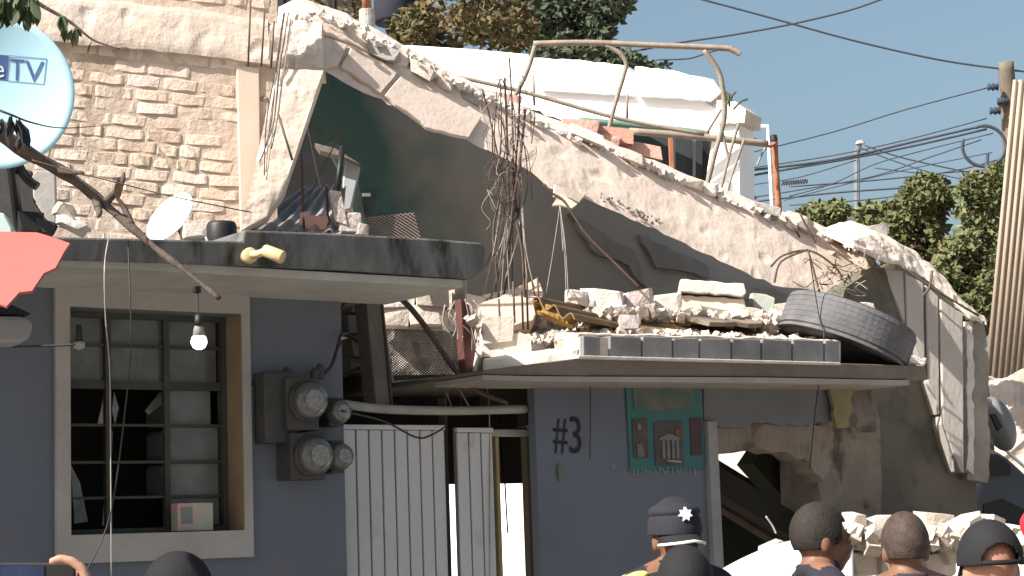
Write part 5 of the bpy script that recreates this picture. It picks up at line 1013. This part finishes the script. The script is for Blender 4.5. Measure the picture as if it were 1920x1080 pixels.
def person(px, D, h, phi, label, skin, shirt, trousers, group='onlookers', hair=None, cap=None, me=None, neckline=1.55, arms=None):
    base = P(px, 1010, D); base.z = 0; s = h/1.77; Mw = Matrix.Translation(base)@Matrix.Rotation(R(phi),4,'Z')@Matrix.Scale(s,4)
    th = bpy.data.objects.new('person', None); th.matrix_world = Mw; th.empty_display_size = .1; col.objects.link(th); tag(th, label, 'person', group)
    m = (me or BODY).copy(); m.materials.clear()
    for x in (skin, shirt, trousers): m.materials.append(x)
    for p in m.polygons:
        c = p.center; k = 1
        if c.z > neckline-.25*max(0,abs(c.x)-.07)-(.02 if c.y < 0 else 0) and abs(c.x) < .12 and c.z > 1.49: k = 0
        elif c.z < .93 and abs(c.x) < .2: k = 2
        elif abs(c.x) > .17 and c.z < .93: k = 0
        elif arms and arms(c): k = 0
        p.material_index = k; p.use_smooth = True
    def part(name, mb, material, par=th, bevel=0, sm=True):
        o = mb.build(name, material, par, smooth=sm, bevel=bevel); return o
    body = part_mesh = bpy.data.objects.new('body', m); col.objects.link(body); body.parent = th
    cb = MB(); cb.lathe((0,.02,1.545),(0,.12,1),[(.074,-.03),(.082,-.02),(.078,.012),(.070,.018),(.066,.0),(.066,-.03)],28); part('collar', cb, shirt)
    for sgn in (-1,1): part('eye', MB().ell((sgn*.034,-.092,1.634),.013,.009,.008), mat('eye_white',(.16,.13,.11),None,5,.3,0))
    def shell(cond, gx, grow, name, material):       # close-fitting shell over the skull
        b = MB(); b.ell((0,.01,1.665),.076+grow,.098+grow,.105+grow,None,96,64); V = b.v; F = [f for f in b.f if cond(sum((Vector(V[i]) for i in f),Vector())/len(f))]
        o = MB(); o.v = V; o.f = F; o.mi = [0]*len(F); ob = o.build(name, material, th, smooth=True); md = ob.modifiers.new('s','SOLIDIFY'); md.thickness = .006; md.offset = 1; return ob
    if hair: shell(lambda c: c.z > 1.61+.55*max(0,-c.y)+(.02 if abs(c.x) > .07 and c.y < .02 else 0) and not (c.z < 1.7 and c.y < -.05), 0, .004, 'hair', hair)
    if cap:
        kind, cm, vm = cap; back = kind == 'back'
        sg_ = -1 if not back else 1
        opn = kind == 'open'
        shell(lambda c: c.z > 1.655 and not (opn and c.y > .03 and (c.x/.058)**2+((c.z-1.655)/.062)**2 < 1), 0, .016, 'cap_crown', cm)
        if opn: part('strap', MB().tube([Vector((.093*math.sin(t_), .01+.112*math.cos(t_), 1.662)) for t_ in [-.8+.16*k for k in range(11)]], .008, 6, 1), cm)
        b = MB(); b.lathe((0,.01,1.655),(0,0,1),[(.092,0),(.096,.012),(.092,.026)],36)
        b.v = [(x*.92,(y-.01)*1.16+.01,z) for x,y,z in b.v]; 
        if not opn: part('cap_band', b, cm)
        V = []; F = []
        for i in range(15):
            t_ = math.pi*(.12+.76*i/14)
            for j in range(5):
                r = 1+.62*j/4*math.sin(t_)**.7; V.append((-.088*math.cos(t_)*(1+.06*j/4), .01+sg_*.112*math.sin(t_)*r, 1.658-.018*j/4*1.6+.010*math.sin(t_)*0-.012*abs(math.cos(t_))*j/4))
        for i in range(14):
            for j in range(4): F.append((i*5+j,i*5+j+1,(i+1)*5+j+1,(i+1)*5+j))
        v = MB().add(V,F).build('visor', vm, th, smooth=True); md = v.modifiers.new('s','SOLIDIFY'); md.thickness = .006
        if kind == 'police':
            MB().tube([Vector(V[i*5+4])+Vector((0,-.004,0)) for i in range(15)], .0055, 6, 1).build('visor_trim', mat('white_trim',(.75,.75,.75)), th, smooth=True)
            MB().ell((0,.01,1.735),.094,.112,.04).build('cap_top', cm, th, smooth=True)
            st = [Vector(((.026 if i % 2 == 0 else .016)*math.sin(math.pi*i/7), -.112, 1.725+(.026 if i % 2 == 0 else .016)*math.cos(math.pi*i/7))) for i in range(14)]
            MB().prism(st, (0,.02,0)).build('badge_star', mat('silver_badge',(.72,.74,.78),(.6,.62,.66),30,.35,0), th)
    return th
NAVY = mat('navy_cloth',(.018,.018,.026),(.013,.013,.018),12,.9,.3,80); BLK = mat('black_cloth',(.010,.010,.012),(.007,.007,.008),12,.85,.3,80); PLUM = mat('plum_dark_cloth',(.035,.028,.038),(.026,.02,.028),12,.9,.3,80)
HAIR = mat('short_black_hair',(.010,.008,.007),(.024,.018,.014),60,.7,.6,160); HAIR2 = mat('shaved_hair',(.06,.04,.03),(.028,.02,.016),40,.7,.5,160)
JEAN = mat('dark_trousers',(.02,.022,.03)); REDC = mat('red_jacket',(.55,.02,.03),(.48,.015,.025),6,.7,.2)
p = person(1268, 6.9, 1.755, -20, 'police officer in black peaked cap with silver star badge', SKIN, NAVY, JEAN, cap=('police', NAVY, BLK))
for s_ in (-1,):
    vs = MB(); vs.ell((s_*.165,.02,1.505),.06,.075,.022,Matrix.Rotation(s_*.32,3,'Y')); vs.build('vest_shoulder', mat('hi_vis_yellow',(.50,.58,.16),(.45,.52,.12),8,.7,0), p, smooth=True)
person(1280, 5.3, 1.605, 150, 'person in round black cap standing before the police officer', SKIN, BLK, JEAN, hair=BLK)
person(1540, 6.8, 1.73, 66, 'man with cropped hair and navy shirt seen in profile facing right', SKIN, NAVY, JEAN, hair=HAIR)
person(1695, 6.7, 1.685, 150, 'man with shaven head in dark plum shirt seen from behind', SKIN, PLUM, JEAN, hair=HAIR2)
person(1852, 5.4, 1.635, 150, 'man in black cap with bare neck seen from behind at right', SKIN2, PLUM, JEAN, cap=('open', BLK, BLK))
person(338, 6.1, 1.625, 60, 'person in black baseball cap below the barred window', SKIN, BLK, JEAN, cap=('peak', BLK, NAVY))
RBODY = figure(arm_l=((-.205,.02,1.44),(-.36,-.12,1.62),(-.12,-.25,1.62)))
person(2166, 5.0, 1.79, -30, 'person in red jacket with raised elbow at the right edge', SKIN, REDC, JEAN, me=RBODY)
# onlooker with raised phone, lower left
HD = 3.2; hb = P(120, 1010, HD); hb.z = 0
HM = Matrix.Translation(hb)@Matrix.Rotation(R(144),4,'Z')@Matrix.Scale(1.5/1.77,4); HI = HM.inverted()
def lp_(x, y, d=0): return HI@P(x, y, HD+d)
def finger_fn(b):
    def chain(pts, r0, r1):
        q = [lp_(*p) for p in pts]
        for i in range(len(q)-1): cap_(b, q[i], q[i+1], r0+(r1-r0)*i/(len(q)-1), r0+(r1-r0)*(i+1)/(len(q)-1), 10)
    chain([(172,1135),(166,1092),(154,1066),(134,1051),(112,1047),(97,1053)], .0125, .0088)
    chain([(176,1138,.0),(172,1100,.02),(160,1078,.04),(140,1064,.05),(116,1064,.05)], .0125, .009)
    chain([(170,1145,.0),(166,1115,.02),(152,1096,.045),(132,1086,.05),(112,1090,.05)], .012, .0085)
    chain([(164,1155,.0),(160,1130,.02),(146,1114,.045),(128,1108,.05),(114,1112,.05)], .0105, .0075)
    chain([(160,1165,-.01),(136,1140,-.025),(118,1122,-.03),(104,1112,-.028)], .0135, .0095)
    cap_(b, lp_(172,1140), lp_(160,1180), .030, .034, 12); cap_(b, lp_(160,1180), lp_(168,1225), .030, .028, 12)
HB_ = figure(arm_r=((.20,.0,1.42),(.27,-.10,1.22),tuple(lp_(168,1225))), voxel=.006, finger=1)
person(120, HD, 1.5, 144, 'onlooker raising a phone with one bare hand, lower left', SKIN2, NAVY, JEAN, me=HB_, arms=lambda c: c.z > 1.45 and c.x > .11)
PHN = thing('mobile_phone', P(60,1130,HD), 'dark mobile phone with lit screen held up at lower left', 'phone')
c = P(66,1088,HD+.025); MB().box(c, .068,.005,.030, (RT,FWD,UPV)).build('case', M_BLACK, PHN, bevel=.003)
MB().box(c-FWD*.0062-RT*.02, .036,.001,.025, (RT,FWD,UPV)).build('screen', mat('phone_screen',(.012,.02,.05),(.015,.03,.07),30,.2,0,c3=(.12,.02,.025),c3s=22,c3t=.62), PHN)
